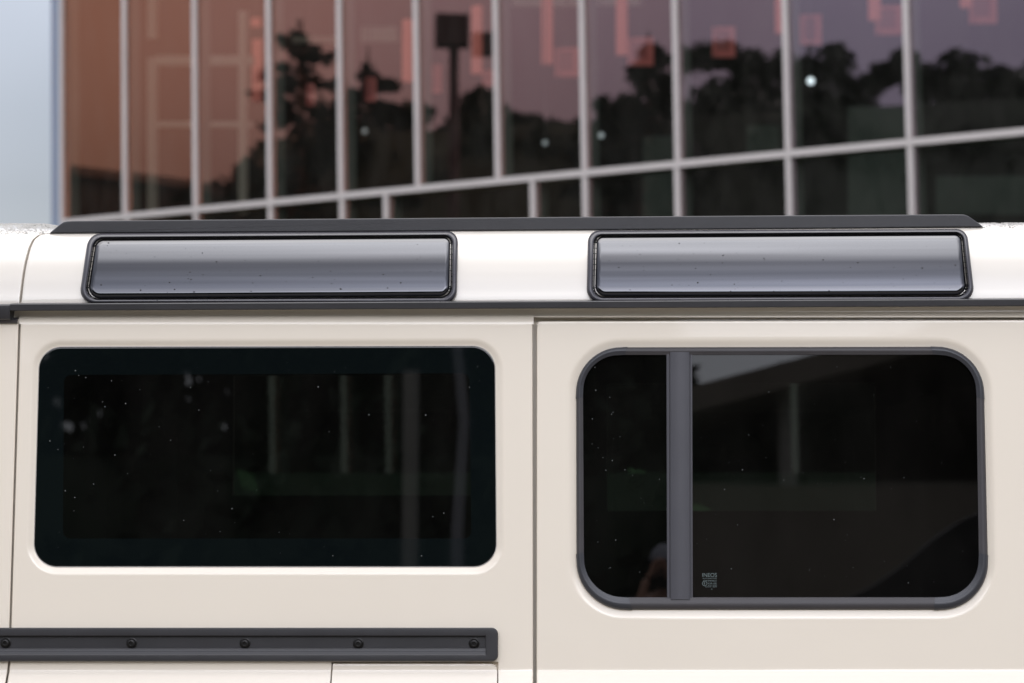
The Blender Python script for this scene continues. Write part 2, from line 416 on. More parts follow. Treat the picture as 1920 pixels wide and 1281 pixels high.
# --- rear door glass with its dark enamel border
GW1 = W1
inn = [(120, 703), (880, 700), (884, 1010), (118, 1010)]
bb = MB(); bb.add(*loft([ring(GW1, 42, .6, .0075, na=na), ring(GW1, 42, -.3, .0062, na=na), ring(GW1, 42, -1.6, .006, na=na), ring(inn, 14, 0, .006, na=na)]))
glass_border = None
g1 = MB(); g1.add(*loft([ring(inn, 14, 0, .0060, na=na)], cap_last=True))
win1 = g1.build('window', M['tint'], rear_door, face=FRONT)
win1['label'] = 'long dark tinted side window with rounded corners'
bb.build('glass_border', M['frit'], win1, face=FRONT)
# thin pale seal round the glass
sb = MB(); sb.add(*loft([ring(W1, 42, 1.9, .0062, na=na), ring(W1, 42, 1.7, .0052, na=na), ring(W1, 42, .9, .0050, na=na), ring(W1, 42, .5, .0064, na=na)]))
sb.build('window_seal', mat('pale_seal', (.40, .38, .36), .35), rear_door, smooth=40, face=FRONT)

# --- sliding window: rubber frame, corner mouldings, divider, two panes
I2 = [(1093, 666), (1829.5, 665.5), (1836, 1120), (1095.5, 1120)]
RI = [66, 68, 70, 72]
prof = [(0, .010), (0.0, .003), (.05, .0004), (.16, -.0022), (.36, -.0036), (.55, -.0035), (.66, -.0025), (.84, -.0016), (.96, -.001), (1.0, .003), (1.0, .012)]
def ringlerp(t, off, sc=0.0):
    c = [Vector(a).lerp(Vector(b_), t) for a, b_ in zip(W2, I2)]
    rads = [a+(b_-a)*t for a, b_ in zip(R2, RI)]
    return [S(p.x, p.y, off) for p in rr(c, rads, sc, 14, 0)]
rings = [ringlerp(t, o) for t, o in prof]
win2 = None
fb = MB(); fb.add(*loft(rings)); 
frame2 = fb.build('window_frame', M['rubber'], quarter, smooth=50, face=FRONT)
frame2['label'] = 'black rubber framed sliding side window'
# corner mouldings: the same section, a hair proud, over the arcs only
nper = 15
rings3 = [ringlerp(t, o-.0009 if 0 < i < len(prof)-1 else o, .6 if t < .05 else (-.5 if t > .95 else 0)) for i, (t, o) in enumerate(prof)]
for ci in range(4):
    V = []; F = []
    idx = list(range(ci*nper, ci*nper+nper))
    for r3 in rings3:
        pts = [r3[i] for i in idx]
        a = pts[0]+(pts[0]-pts[1]).normalized()*.012; z = pts[-1]+(pts[-1]-pts[-2]).normalized()*.012
        V += [a]+pts+[z]
    n = nper+2
    for j in range(len(rings3)-1):
        for i in range(n-1): F.append((j*n+i, j*n+i+1, (j+1)*n+i+1, (j+1)*n+i))
    obj('corner_moulding', V, F, M['rubber2'], frame2, smooth=50, face=FRONT)
# divider
b = MB()
V = []; F = []
dprof = [(1249.5, .004), (1249.5, -.0008), (1250.5, -.0014), (1254.0, -.0014), (1254.8, .0002), (1255.8, .0002), (1256.4, -.003), (1257.5, -.0036), (1291.5, -.0036), (1292.4, -.003), (1293, .0004), (1294.4, .0004), (1295, -.001), (1297.6, -.001), (1298, .004)]
rowsd = [(660, 0.0), (1124, 1.2)]
for py, dx in rowsd:
    for x, o in dprof: V.append(S(x+dx, py, o))
n = len(dprof)
for i in range(n-1): F.append((i, i+1, n+i+1, n+i))
b.add(V, F); b.build('window_divider', M['satin'], frame2, smooth=35, face=FRONT)
def pane(name, corners, rads, off, label):
    o = obj(name, *loft([ring(corners, rads, 0, off)], cap_last=True), M['tint'], frame2, face=FRONT); o['label'] = label; return o
paneL = pane('window_pane', [(1091, 663), (1252, 663), (1253, 1123), (1093, 1123)], [64, .1, .1, 70], .0035, 'narrow front pane of the sliding window')
paneR = pane('window_pane', [(1294, 663), (1831, 663), (1838, 1123), (1296, 1123)], [.1, 66, 68, .1], .0035, 'wide rear pane of the sliding window')

# --- etched glass marking on the wide pane
def text_mesh(txt, px, py, hpx, parent, fn, bold=0, sx=1.0):
    cu = bpy.data.curves.new('t', 'FONT'); cu.body = txt; cu.size = 1; cu.offset = bold
    o = bpy.data.objects.new('t', cu); COL.objects.link(o); bpy.context.view_layer.update()
    me = bpy.data.meshes.new_from_object(o.evaluated_get(bpy.context.evaluated_depsgraph_get()))
    ys = [v.co.y for v in me.vertices]; xsx = [v.co.x for v in me.vertices]
    k = hpx/(max(ys)-min(ys)); x0 = min(xsx)
    V = [fn(px+(v.co.x-x0)*k*sx, py-(v.co.y-min(ys))*k) for v in me.vertices]
    F = [tuple(p.vertices) for p in me.polygons]
    wd = (max(xsx)-x0)*k*sx
    bpy.data.objects.remove(o); bpy.data.curves.remove(cu); bpy.data.meshes.remove(me)
    return V, F, wd
fn = lambda x, y: S(x, y, .0029)
mk = MB()
for txt, x, y, h, sx, wd in (('INEOS', 1317, 1082, 7.4, 1, 26.5), ('AUTOMOTIVE', 1317.5, 1086, 2.4, 1, 25.5), ('TEMPERED', 1318, 1090.4, 2.4, 1, 25),
                             ('43R-00', 1327, 1095, 2.4, 1, 16), ('AS2 M20', 1327, 1098.4, 2.2, 1, 16.5), ('DOT 459', 1323, 1101.6, 2.2, 1, 20), ('II', 1333.5, 1106, 2.2, 1, 2)):
    V, F, w0 = text_mesh(txt, x, y, h, None, fn, bold=.012)
    V, F, w0 = text_mesh(txt, x, y, h, None, fn, bold=0, sx=wd/w0)
    mk.add(V, F)
for k in range(20):
    a = 2*math.pi*k/20; a2 = 2*math.pi*(k+1)/20
    P = lambda r_, q: fn(1321.3+r_*math.cos(q), 1094.2+r_*math.sin(q))
    mk.add([P(3.9, a), P(4.8, a), P(4.8, a2), P(3.9, a2)], [(0, 1, 2, 3)])
V, F, w0 = text_mesh('E', 1319.8, 1096.2, 4.2, None, fn, bold=.01); mk.add(V, F)
mk.build('etched_marking', M['etch'], paneR, face=FRONT)

# --- side trim rail with bolts
b = MB()
T = [(-700, 1177), (934, 1177), (934, 1240.5), (-700, 1240.5)]
C = [(-690, 1192.5), (910.5, 1192.5), (910.5, 1227.5), (-690, 1227.5)]
TR_ = [3, 12, 12, 3]
rg = [ring(T, TR_, 0, .002), ring(T, TR_, 0, -.009), ring(T, TR_, -.6, -.0112), ring(T, TR_, -1.8, -.0125), ring(T, TR_, -3, -.0127), ring(C, .5, 1.0, -.0120), ring(C, .5, 0, -.0112), ring(C, .5, 0, -.003)]
b.add(*loft(rg))
b.add(*grid([-690, 910.5], [(1192.5, -.003), (1214.6, -.003), (1215.2, -.0058), (1216.2, -.0066), (1219.6, -.0068), (1221, -.0075), (1221.6, -.0085), (1227.5, -.0112)]))
trim = b.build('side_trim', M['plastic'], V0, smooth=30, face=FRONT)
def bolt(px, py):
    c = S(px, py, -.003); b = MB()
    prof = [(0.0104, 0.0), (.0104, -.0012), (.0086, -.0018), (.0084, -.0032), (.0078, -.0052), (.0060, -.0066), (.0042, -.0070), (.0036, -.0066), (.0034, -.003)]
    n = 24; V = []; F = []
    for r0, y in prof:
        for k in range(n):
            a = 2*math.pi*k/n; r1 = r0
            V.append(c+Vector((r1*math.cos(a), y, r1*math.sin(a))))
    for i in range(len(prof)-1):
        for k in range(n): F.append((i*n+k, i*n+(k+1) % n, (i+1)*n+(k+1) % n, (i+1)*n+k))
    F.append(tuple((len(prof)-1)*n+k for k in range(n)))
    b.add(V, F); return b.build('bolt', M['bolt'], trim, smooth=40, face=FRONT)
for x, y in ((11, 1205.5), (247, 1206), (459.5, 1206.5), (672, 1207), (889, 1206.5)): bolt(x, y)

# --- gutter (drip rail)
ZG = lambda py, off=0: S(960, py, off).z
def sweep(b, xa, xb, prof, xsn=2):
    """prof = [(py at centre, off)] -> constant height run, world x from photo x"""
    V = []; F = []; n = len(prof)
    for i in range(xsn):
        x = xa+(xb-xa)*i/(xsn-1)
        for py, o in prof:
            z = S(960, py, o).z; y = KT*(z-ZR)+o
            V.append(Vector((x, y, z)))
    for i in range(xsn-1):
        for j in range(n): F.append((i*n+j, i*n+(j+1) % n, (i+1)*n+(j+1) % n, (i+1)*n+j))
    F.append(tuple(range(n))); F.append(tuple((xsn-1)*n+j for j in range(n)))
    b.add(V, F)
gprof = [(563.4, .02), (564.3, -.010), (564.8, -.0210), (565.6, -.0235), (566.8, -.0245), (577.2, -.0235), (578.4, -.0225), (578.8, -.020), (578.8, -.002), (574, .013)]
b = MB(); xa = S(25, 572).x
sweep(b, xa, S(2700, 570).x, gprof)
gutter = b.build('rain_gutter', M['plastic'], V0, smooth=30)
b = MB(); g2 = [(565, .02), (566.5, -.020), (568.5, -.0225), (587, -.0225), (594, -.019), (597.5, -.010), (598, .01)]
sweep(b, S(-900, 580).x, S(24, 580).x, g2)
b.build('front_gutter', M['plastic'], V0, smooth=30)
b = MB(); g3 = [(592, .0), (597, -.010), (601, -.008), (604, .004)]
sweep(b, S(-900, 580).x, S(34, 580).x, g3)
b.build('door_seal', M['rubber'], V0, smooth=30)

# --- roof
Z0 = ZG(566); HR = .137
Y0 = KT*(Z0-ZR)
def RY(z):                                 # depth of the roof side surface at height z
    u = max(0, (z-Z0)/HR)
    return Y0 + .004 + .013*u + .060*u**2.4
def RS(px, py, off=0.0):                   # photo point on the roof side, off metres inward (horizontal)
    d = ray(px, py); lo, hi = 4.6, 5.6
    f = lambda t: (CAM.y+d.y*t) - RY(CAM.z+d.z*t) - off
    lo = 4.0/d.y; hi = 5.6/d.y
    for _ in range(40):
        m_ = (lo+hi)/2
        if f(m_) > 0: hi = m_
        else: lo = m_
    return CAM + d*lo
ZT = Z0+HR
def roof_section():
    pts = []
    for i in range(-1, 25):
        z = Z0 + HR*i/24 if i >= 0 else Z0-.01
        pts.append((RY(z), z))
    y, z = pts[-1]; sl = Vector((pts[-1][0]-pts[-2][0], pts[-1][1]-pts[-2][1])).normalized()
    a = math.atan2(sl.y, sl.x)
    for k in range(30):                    # roll over towards a nearly flat crowned roof
        step = .006 if k < 14 else .05
        a = max(a*.86, .015-(.0016*k if k > 14 else 0))
        y += math.cos(a)*step; z += math.sin(a)*step; pts.append((y, z))
    return pts
RSEC = roof_section()
print('roof section top', RSEC[26:40], RSEC[-1])
def roofgrid(x0, x1, fnx=None, nx=2, secs=RSEC, lift=None):
    V = []; F = []; n = len(secs)
    for i in range(nx):
        for j, (y, z) in enumerate(secs):
            t = i/(nx-1)
            x = x0+(x1-x0)*t
            if fnx and i == nx-1: x = fnx(z, y)
            if fnx and i == 0 and fnx(1.9, 0) < x1: x = fnx(z, y)
            dz = lift(x, y) if lift else 0
            V.append(Vector((x, y, z+dz)))
    for i in range(nx-1):
        for j in range(n-1): F.append((i*n+j, i*n+j+1, (i+1)*n+j+1, (i+1)*n+j))
    return V, F
# seam between front roof part and main roof: curve measured in the photograph
seam = [(38, 566), (41, 540), (45, 510), (50, 485), (56, 463), (63, 449), (74, 440), (92, 436.5)]
seamw = [RS(x, y) for x, y in seam]
def roof_lift(x, y):                       # the roof skin swells upward ahead of the rail
    t = max(0, min(1, (-.868-x)/.11)); q = max(0, min(1, (y-.10)/.22)); return .017*t*t*(3-2*t)*q*q*(3-2*q) + .004*max(0, min(1, (-.9-x)/.5))*q
def seamx(z, y=0):
    if z <= seamw[0].z: return seamw[0].x
    for a, c in zip(seamw, seamw[1:]):
        if z <= c.z: return a.x+(c.x-a.x)*(z-a.z)/(c.z-a.z)
    return seamw[-1].x + (y-RY(seamw[-1].z))*.8
def roofpart(name, x0, x1, side, material, lift=None, nx=2):
    b = MB(); V = []; F = []; n = len(RSEC)
    cols = []
    for i in range(nx+3): cols.append(i)
    # columns: seam return, seam edge (rounded), inner ..., far end
    prof = [(0, .012), (0, .0028), (.0006, .0008), (.0018, 0), (.004, 0)]
    for (dx, dep) in prof:
        for (y, z) in RSEC:
            x = seamx(z, y)+side*(dx+.0017)
            dz = lift(x, y) if lift else 0
            V.append(Vector((x, y+dep*.9, z-dep*.3+dz)))
    for i in range(1, nx+1):
        for (y, z) in RSEC:
            xa = seamx(z, y)+side*.0057
            x = xa+((x1 if side > 0 else x0)-xa)*i/nx
            dz = lift(x, y) if lift else 0
            V.append(Vector((x, y, z+dz)))
    for i in range(len(prof)+nx-1):
        for j in range(n-1): F.append((i*n+j, i*n+j+1, (i+1)*n+j+1, (i+1)*n+j))
    b.add(V, F); return b.build(name, material, V0, smooth=35, face=(0, -1, 1))
xl = S(-900, 560).x; xr = S(2700, 560).x
roof = roofpart('roof', None, xr, 1, M['paint_dim'], roof_lift, 40)
froof = roofpart('front_roof', xl, None, -1, M['paint_dim'], roof_lift, 24)
b = MB()                                   # dark gutter behind the roof seam
V = []; F = []
for (y, z) in RSEC[:30]:
    V.append(Vector((seamx(z, y)-.008, y+.010, z-.003))); V.append(Vector((seamx(z, y)+.008, y+.010, z-.003)))
for j in range(29): F.append((2*j, 2*j+1, 2*j+3, 2*j+2))
b.add(V, F); b.build('roof_seam', mat('seam_sealer', (.35, .31, .26), .7), V0)

# --- roof rail
b = MB()
def railpt(px, py, off): return atY(px, py, Y0+.084+off)
outer = [(93, 437.5), (96, 434.5), (112, 421.5), (119, 416.8), (126, 415), (140, 414.3), (600, 410.6), (1100, 406.8), (1500, 404.0), (1795, 402.3), (1808, 402.6), (1816, 405.5), (1836, 419.5), (1843, 425.5), (1500, 429), (1100, 431.5), (600, 435)]
def shrink(pts, d):
    n = len(pts); o = []
    for i in range(n):
        p, a, c = Vector(pts[i]), Vector(pts[i-1]), Vector(pts[(i+1) % n])
        e1 = (p-a).normalized(); e2 = (c-p).normalized()
        n1 = Vector((-e1.y, e1.x)); n2 = Vector((-e2.y, e2.x)); k = n1+n2
        o.append(p+k*(d/max(.35, 1+n1.dot(n2))))
    return o
o0 = outer; o1 = shrink(outer, .7); o2 = shrink(outer, 2.2)
rings = [[railpt(x, y, .035) for x, y in o0], [railpt(x, y, .002) for x, y in o0], [railpt(x, y, .0006) for x, y in o1], [railpt(x, y, 0) for x, y in o2]]
b.add(*loft(rings, cap_last=True, cap_first=True))
b.build('roof_rail', M['plastic'], V0, smooth=12)

# --- two roof side windows: satin frame, dark groove, glossy pane
RW = [([(166, 438), (859, 433.5), (856.5, 568), (147, 568)], [(180, 449), (844.5, 444.5), (843, 555.5), (162.5, 560)], [28, 20, 24, 24], [18, 13, 20, 22]),
      ([(1102.5, 432.5), (1813, 429.5), (1828.5, 564), (1099.5, 566)], [(1118.5, 443.5), (1802, 438.5), (1813.5, 553.5), (1115.5, 556)], [22, 22, 24, 24], [13, 14, 20, 20])]
panes = []
def lerpc(a, c, t): return [Vector(p).lerp(Vector(q), t) for p, q in zip(a, c)]
for wi, (oc, ic, ro, ri) in enumerate(RW):
    gr = lerpc(oc, ic, .72); rgm = [a+(c-a)*.72 for a, c in zip(ro, ri)]
    def rr3(t, off, e=0): 
        c = lerpc(oc, gr, t); rd = [a+(q-a)*t for a, q in zip(ro, rgm)]
        return [RS(p.x, p.y, off) for p in rr(c, rd, e, 10, 7)]
    b = MB()
    b.add(*loft([rr3(0, .003), rr3(0, -.006), rr3(.08, -.010), rr3(.25, -.0135), rr3(.5, -.015), rr3(.75, -.0145), rr3(.92, -.0125), rr3(1, -.009), rr3(1, .002)]))
    fr = b.build('roof_window', M['frame'], V0, smooth=50, face=FRONT)
    fr['label'] = ('front' if wi == 0 else 'rear') + ' glossy black roof window set in the curved roof side'
    b = MB()
    b.add(*loft([[RS(p.x, p.y, .000) for p in rr(lerpc(oc, gr, .9), rgm, 0, 10, 7)], [RS(p.x, p.y, .000) for p in rr(ic, ri, -4, 10, 7)]]))
    # bead in the groove
    mid = lerpc(gr, ic, .45)
    b.add(*loft([[RS(p.x, p.y, o) for p in rr(mid, ri, e, 10, 7)] for e, o in ((1.1, .0), (.9, -.005), (0, -.0062), (-.9, -.005), (-1.1, .0))]))
    b.build('window_seal', M['gap'], fr, smooth=50)
    # pane: crowned, rolled edges, tighter curl at the bottom
    b = MB(); nxx = 25; nz_ = 26
    def pr(e, off): return [RS(p.x, p.y, off) for p in rr(ic, ri, e, 10, 7)]
    rgs = [pr(0, .002), pr(-.2, -.004), pr(-.8, -.0070), pr(-1.8, -.0088), pr(-3.2, -.0100), pr(-5, -.0109), pr(-7, -.0115), pr(-9, -.0118)]
    # inner area by a grid clipped to the inner ring: rows between top and bottom of the ring
    b.add(*loft(rgs))
    lastc = rr(ic, ri, -9, 10, 7)
    # fan of horizontal strips: pair left/right points by index (ring is TL arc, top side, TR arc, right side, BR arc, bottom side, BL arc, left side)
    A = 11; Sd = 7; tot = 4*(A+Sd)
    TL0 = 0; TR0 = A+Sd; BR0 = 2*(A+Sd); BL0 = 3*(A+Sd)
    topi = [i for i in range(TL0+A//2, TR0+A//2+1)]
    righti = [i for i in range(TR0+A//2, BR0+A//2+1)]
    boti = [i for i in range(BR0+A//2, BL0+A//2+1)]
    lefti = [i % tot for i in range(BL0+A//2, tot+A//2+1)]
    nT = len(topi)-1; nR = len(righti)-1
    P2 = lastc
    tp = [P2[i] for i in topi]; rtp = [P2[i] for i in righti]; bt = [P2[i] for i in boti][::-1]; lf = [P2[i] for i in lefti][::-1]
    Vg = []; Fg = []
    for j in range(nR+1):                  # Coons patch
        v = j/nR
        for i in range(nT+1):
            u = i/nT
            p = tp[i]*(1-v)+bt[i]*v+lf[j]*(1-u)+rtp[j]*u-(tp[0]*(1-u)*(1-v)+tp[-1]*u*(1-v)+bt[0]*(1-u)*v+bt[-1]*u*v)
            Vg.append(RS(p.x, p.y, -.0118))
    for j in range(nR):
        for i in range(nT): Fg.append((j*(nT+1)+i, j*(nT+1)+i+1, (j+1)*(nT+1)+i+1, (j+1)*(nT+1)+i))
    b.add(Vg, Fg)
    pn = b.build('glass_pane', M['gloss'], fr, smooth=60, face=FRONT)
    panes.append((pn, ic))

# --- rain drops
def drops(parent, material, spots, fn, rmin, rmax, ry=.55):
    b = MB()
    for (x, y) in spots:
        c = fn(x, y); r0 = rmin+(rmax-rmin)*random.random()**3
        n = 7; V = [c+Vector((0, -r0*ry, 0))]; F = []
        for k in range(n):
            a = 2*math.pi*k/n; V.append(c+Vector((r0*.75*math.cos(a), -r0*ry*.65, r0*.8*math.sin(a))))
        for k in range(n):
            a = 2*math.pi*k/n; V.append(c+Vector((r0*math.cos(a), 0.0003, r0*1.1*math.sin(a))))
        for k in range(n):
            F.append((0, 1+k, 1+(k+1) % n)); F.append((1+k, 1+n+k, 1+n+(k+1) % n, 1+(k+1) % n))
        b.add(V, F)
    o = b.build('water_drops', material, parent, smooth=80); o['kind'] = 'stuff'; return o
U = random.uniform
sp = [(U(90, 915), U(670, 1045)) for _ in range(80)]
drops(win1, M['dropw'], sp, lambda x, y: S(x, y, .0058), .0004, .0014)
sp = [(U(1305, 1810), U(680, 1105)) for _ in range(50)]
drops(paneR, M['dropw'], sp, lambda x, y: S(x, y, .0033), .0005, .0013)
sp = [(U(1110, 1240), U(680, 1080)) for _ in range(25)]
drops(paneL, M['dropw'], sp, lambda x, y: S(x, y, .0033), .0005, .0013)
for pn, ic in panes:
    x0 = ic[3][0]; x1 = ic[2][0]
    sp = [(U(x0+25, x1-20), 455+95*random.random()**.8) for _ in range(90)]
    drops(pn, M['dropd'], sp, lambda x, y: RS(x, y, -.0117), .0005, .0019)
    pn.parent['label'] = pn.parent['label']
sp = [(U(170, 855), U(562, 566)) for _ in range(14)]+[(U(1110, 1820), U(560, 563)) for _ in range(8)]
drops(gutter, M['dropd'], sp, lambda x, y: S(x, y, -.0244), .0006, .0013)

# --- rain beads on the roof ends
b = MB()
def bead(x, y, z, r0):
    n = 5; c = Vector((x, y, z)); V = [c+Vector((0, 0, r0))]
    for k in range(n):
        a = 2*math.pi*k/n+x*50; V.append(c+Vector((r0*1.3*math.cos(a), r0*1.3*math.sin(a), 0)))
    b.add(V, [(0, 1+k, 1+(k+1) % n) for k in range(n)]+[tuple(range(n, 0, -1))])
roofz = lambda y: np.interp(y, [p[0] for p in RSEC], [p[1] for p in RSEC])
for _ in range(9000):
    y = U(RSEC[27][0], RSEC[27][0]+.42)
    x = U(-1.15, -.80) if random.random() < .6 else U(.86, 1.15)
    bead(x, y, float(roofz(y))+roof_lift(x, y)-.0004, U(.0008, .0024))
o = b.build('rain_beads', mat('rain_bead', (.34, .33, .30), .15), roof, smooth=80); o['kind'] = 'stuff'

# --- cabin, far side with openings, lower body, wheels
b = MB()
def wall_with_holes(b, x0, x1, z0, z1, y, holes):
    """holes sorted by x: (xa,xb,za,zb)"""
    cur = x0
    for (xa, xb, za, zb) in holes:
        b.add([(cur, y, z0), (xa, y, z0), (xa, y, z1), (cur, y, z1)], [(0, 1, 2, 3)])
        b.add([(xa, y, z0), (xb, y, z0), (xb, y, za), (xa, y, za)], [(0, 1, 2, 3)])
        b.add([(xa, y, zb), (xb, y, zb), (xb, y, z1), (xa, y, z1)], [(0, 1, 2, 3)])
        cur = xb
    b.add([(cur, y, z0), (x1, y, z0), (x1, y, z1), (cur, y, z1)], [(0, 1, 2, 3)])
YF = 1.72
hs = []
for (pa, pb, pt, pbm) in ((440, 884, 705, 929), (1138, 1642, 720, 958)):
    a = atY(pa, pt, YF); c = atY(pb, pbm, YF); hs.append((a.x, c.x, c.z, a.z))
wall_with_holes(b, -1.75, 1.6, .5, 1.93, YF-.01, hs)
zc = 1.93
b.add([(-1.75, .075, zc), (1.6, .075, zc), (1.6, YF-.01, zc), (-1.75, YF-.01, zc)], [(0, 1, 2, 3)])
b.add([(-1.75, .045, .5), (1.6, .045, .5), (1.6, YF-.01, .5), (-1.75, YF-.01, .5)], [(0, 1, 2, 3)])
for x in (-1.75, 1.6): b.add([(x, .045, .5), (x, YF-.01, .5), (x, YF-.01, zc), (x, .075, zc)], [(0, 1, 2, 3)])
# strip between the gutter and the lining
b.add([(-1.75, .062, 1.80), (1.6, .062, 1.80), (1.6, .075, 1.93), (-1.75, .075, 1.93)], [(0, 1, 2, 3)])
b.build('cabin_lining', M['lining'], V0)
fs = MB(); wall_with_holes(fs, -1.9, 1.75, .5, 1.99, YF, hs)
fs.add([(-1.9, YF, 1.99), (1.75, YF, 1.99), (1.75, 1.60, 2.04), (-1.9, 1.60, 2.04)], [(0, 1, 2, 3)])
farside = fs.build('far_side_panel', M['paint'], V0)
for h in hs:
    obj('far_window', [(h[0], YF-.004, h[2]), (h[1], YF-.004, h[2]), (h[1], YF-.004, h[3]), (h[0], YF-.004, h[3])], [(0, 1, 2, 3)], glassmat('far_privacy_glass', (.45, .50, .45)), farside)
b = MB()                                   # rear end, front bulkhead, bonnet mass, underbody
b.add([(1.75, .03, .5), (1.75, YF, .5), (1.75, YF, 1.99), (1.75, .07, 1.99)], [(0, 1, 2, 3)])
b.build('rear_end', M['paint'], V0)
b = MB(); b.box((-1.0, .87, 1.28), (.02, 1.66, .01)); 
b = MB(); b.box((-2.55, .87, .85), (1.5, 1.66, .62)); b.box((-1.83, .87, .82), (.1, 1.70, .66))
b.build('front_body', M['paint'], V0)
b = MB(); b.box((-.4, .87, .42), (5.0, 1.2, .16)); b.build('underbody', M['darkmetal'], V0)
for wx in (-2.2, 1.05):
    for wy, s in ((.02, -1), (1.72, 1)):
        c = Vector((wx, wy+.0, .41)); b = MB(); n = 40
        prof = [(.22, -.10), (.30, -.13), (.38, -.13), (.405, -.10), (.41, 0), (.405, .10), (.38, .13), (.22, .12)]
        V = []; F = []
        for r0, y in prof:
            for k in range(n):
                a = 2*math.pi*k/n; V.append(c+Vector((r0*math.cos(a), y, r0*math.sin(a))))
        for i in range(len(prof)):
            for k in range(n): F.append((i*n+k, i*n+(k+1) % n, ((i+1) % len(prof))*n+(k+1) % n, ((i+1) % len(prof))*n+k))
        b.add(V, F)
        wh = b.build('wheel', M['tyre'], V0, smooth=40)
        r = MB(); r.tube([c+Vector((0, s*.07, 0)), c+Vector((0, s*.02, 0))], [.225, .225], 32); r.tube([c+Vector((0, s*.10, 0)), c+Vector((0, s*.06, 0))], [.07, .09], 20)
        for k in range(6):
            a = 2*math.pi*k/6; r.box(c+Vector((.14*math.cos(a), s*.078, .14*math.sin(a))), (.16, .03, .05), Matrix.Rotation(-a, 3, 'Y'))
        r.build('rim', M['rim'], wh)
for (yy) in (.45, 1.25):                       # seat backs that block the view through the glass
    x0 = -.98; b = MB(); b.box((x0, yy, 1.35), (.13, .45, .62)); b.box((x0, yy, 1.70), (.10, .26, .17))
    b.build('front_seat', M['lining'], V0)

# ---------------------------------------------------------------- the glass building
PH = math.atan(.75)
WD = Vector((math.cos(PH+TH*0), -math.sin(PH), 0))
WD = Vector((rt.x*math.cos(PH)-fw.x*math.sin(PH), rt.y*math.cos(PH)-fw.y*math.sin(PH), 0)).normalized()
NRM = Vector((WD.y, -WD.x, 0))            # outward, towards the camera
if NRM.dot(CAM-Vector((0, 30, 0))) < 0: NRM = -NRM
FP = CAM + ray(960, 640.5).normalized()*26.5
def fhit(px, py, off=0.0):
    d = ray(px, py); t = (FP+NRM*off-CAM).dot(NRM)/d.dot(NRM); return CAM+d*t
def th(px, py):
    p = fhit(px, py)-FP; return p.dot(WD), p.z+FP.z
def fpt(t, z, off=0.0): return Vector((FP.x, FP.y, 0))+WD*t+NRM*off+Vector((0, 0, z))
# lean of the bars
t0, z0 = th(1095, 0); t1, z1 = th(1102, 400); LEAN = (t0-t1)/(z0-z1)
print('facade lean', LEAN, 'z top', z0, 'z bottom', z1)
tra = th(240, 406); trb = th(1705, 268)
ZTR = (tra[1]+trb[1])/2; TRSL = (trb[1]-tra[1])/(trb[0]-tra[0])
print('transom z', tra, trb)
def ztr(t): return tra[1]+(t-tra[0])*TRSL
def base_t(px, py):                        # bar coordinate at the transom height
    t, z = th(px, py); return t-(z-ZTR)*LEAN
def bt(tb, z): return tb+(z-ZTR)*LEAN
up_px = [(119, 200), (237, 200), (369, 200), (508, 200), (641, 200), (785, 200), (935, 200), (1097, 200), (1272, 200), (1479, 200), (1706, 200)]
UPB = [base_t(*p) for p in up_px]
step = UPB[-1]-UPB[-2]
UPB += [UPB[-1]+step*(i+1) for i in range(6)]
lo_px = [(122, 400), (242, 400), (371, 400), (511, 400), (645, 400), (727.5, 400), (1003, 400), (1101, 400), (1274.5, 400), (1484, 400), (1713, 400)]
LOB = [base_t(*p) for p in lo_px]; LOB += UPB[-6:]
ZTOP = 9.5
BLD = empty('glass_building', 'glass fronted building with mauve grey mullions and bronze tinted panes behind the vehicle', 'building', (FP.x, FP.y, 0))
BINV = Vector(BLD.location)
def bpart(b, name, m, parent=None, **k):
    o = b.build(name, m, parent or BLD, **k)
    if (parent or BLD) is BLD: o.location = -BINV
    return o
def bar(tb, za, zb, wd=.10, name='mullion', iw=None):
    b = MB()
    def prism(w_, o0, o1):
        V = []
        for z in (za, zb):
            for dt, o in ((-w_/2, o0), (w_/2, o0), (w_/2, o1), (-w_/2, o1)): V.append(fpt(bt(tb, z)+dt, z, o))
        return V, [(0, 1, 2, 3), (4, 5, 6, 7), (0, 1, 5, 4), (1, 2, 6, 5), (2, 3, 7, 6), (3, 0, 4, 7)]
    b.add(*prism(wd, .012, .05)); o = bpart(b, name, M['alu'])
    b2 = MB(); b2.add(*prism(iw or wd*.9, -.20, -.012)); i = b2.build('inner_mullion', M['aluin'], o)
    return o
for k, tb in enumerate(UPB): bar(tb, ztr(tb)+.038, ZTOP, .050 if k else .036, iw=None if k else .11)
for k, tb in enumerate(LOB): bar(tb, .25, ztr(tb)-.038, .050 if k else .036, iw=None if k else .11)
def hbar(tA, tB, zf, hgt, name, o0=.012, o1=.047, m='alu'):
    b = MB(); V = []
    for t in (tA, tB):
        for dz, o in ((-hgt/2, o0), (hgt/2, o0), (hgt/2, o1), (-hgt/2, o1)): V.append(fpt(t, zf(t)+dz, o))
    b.add(V, [(0, 1, 2, 3), (4, 5, 6, 7), (0, 1, 5, 4), (1, 2, 6, 5), (2, 3, 7, 6), (3, 0, 4, 7)])
    return bpart(b, name, M[m])
tA, tB = UPB[0]-.02, UPB[-1]
hbar(tA, tB, ztr, .064, 'transom'); 
hbar(tA, tB, lambda t: .16, .18, 'sill_rail'); hbar(tA, tB, lambda t: ZTOP+.1, .2, 'top_rail')
hbar(tA, tB, ztr, .076, 'inner_transom', -.20, -.012, 'aluin')
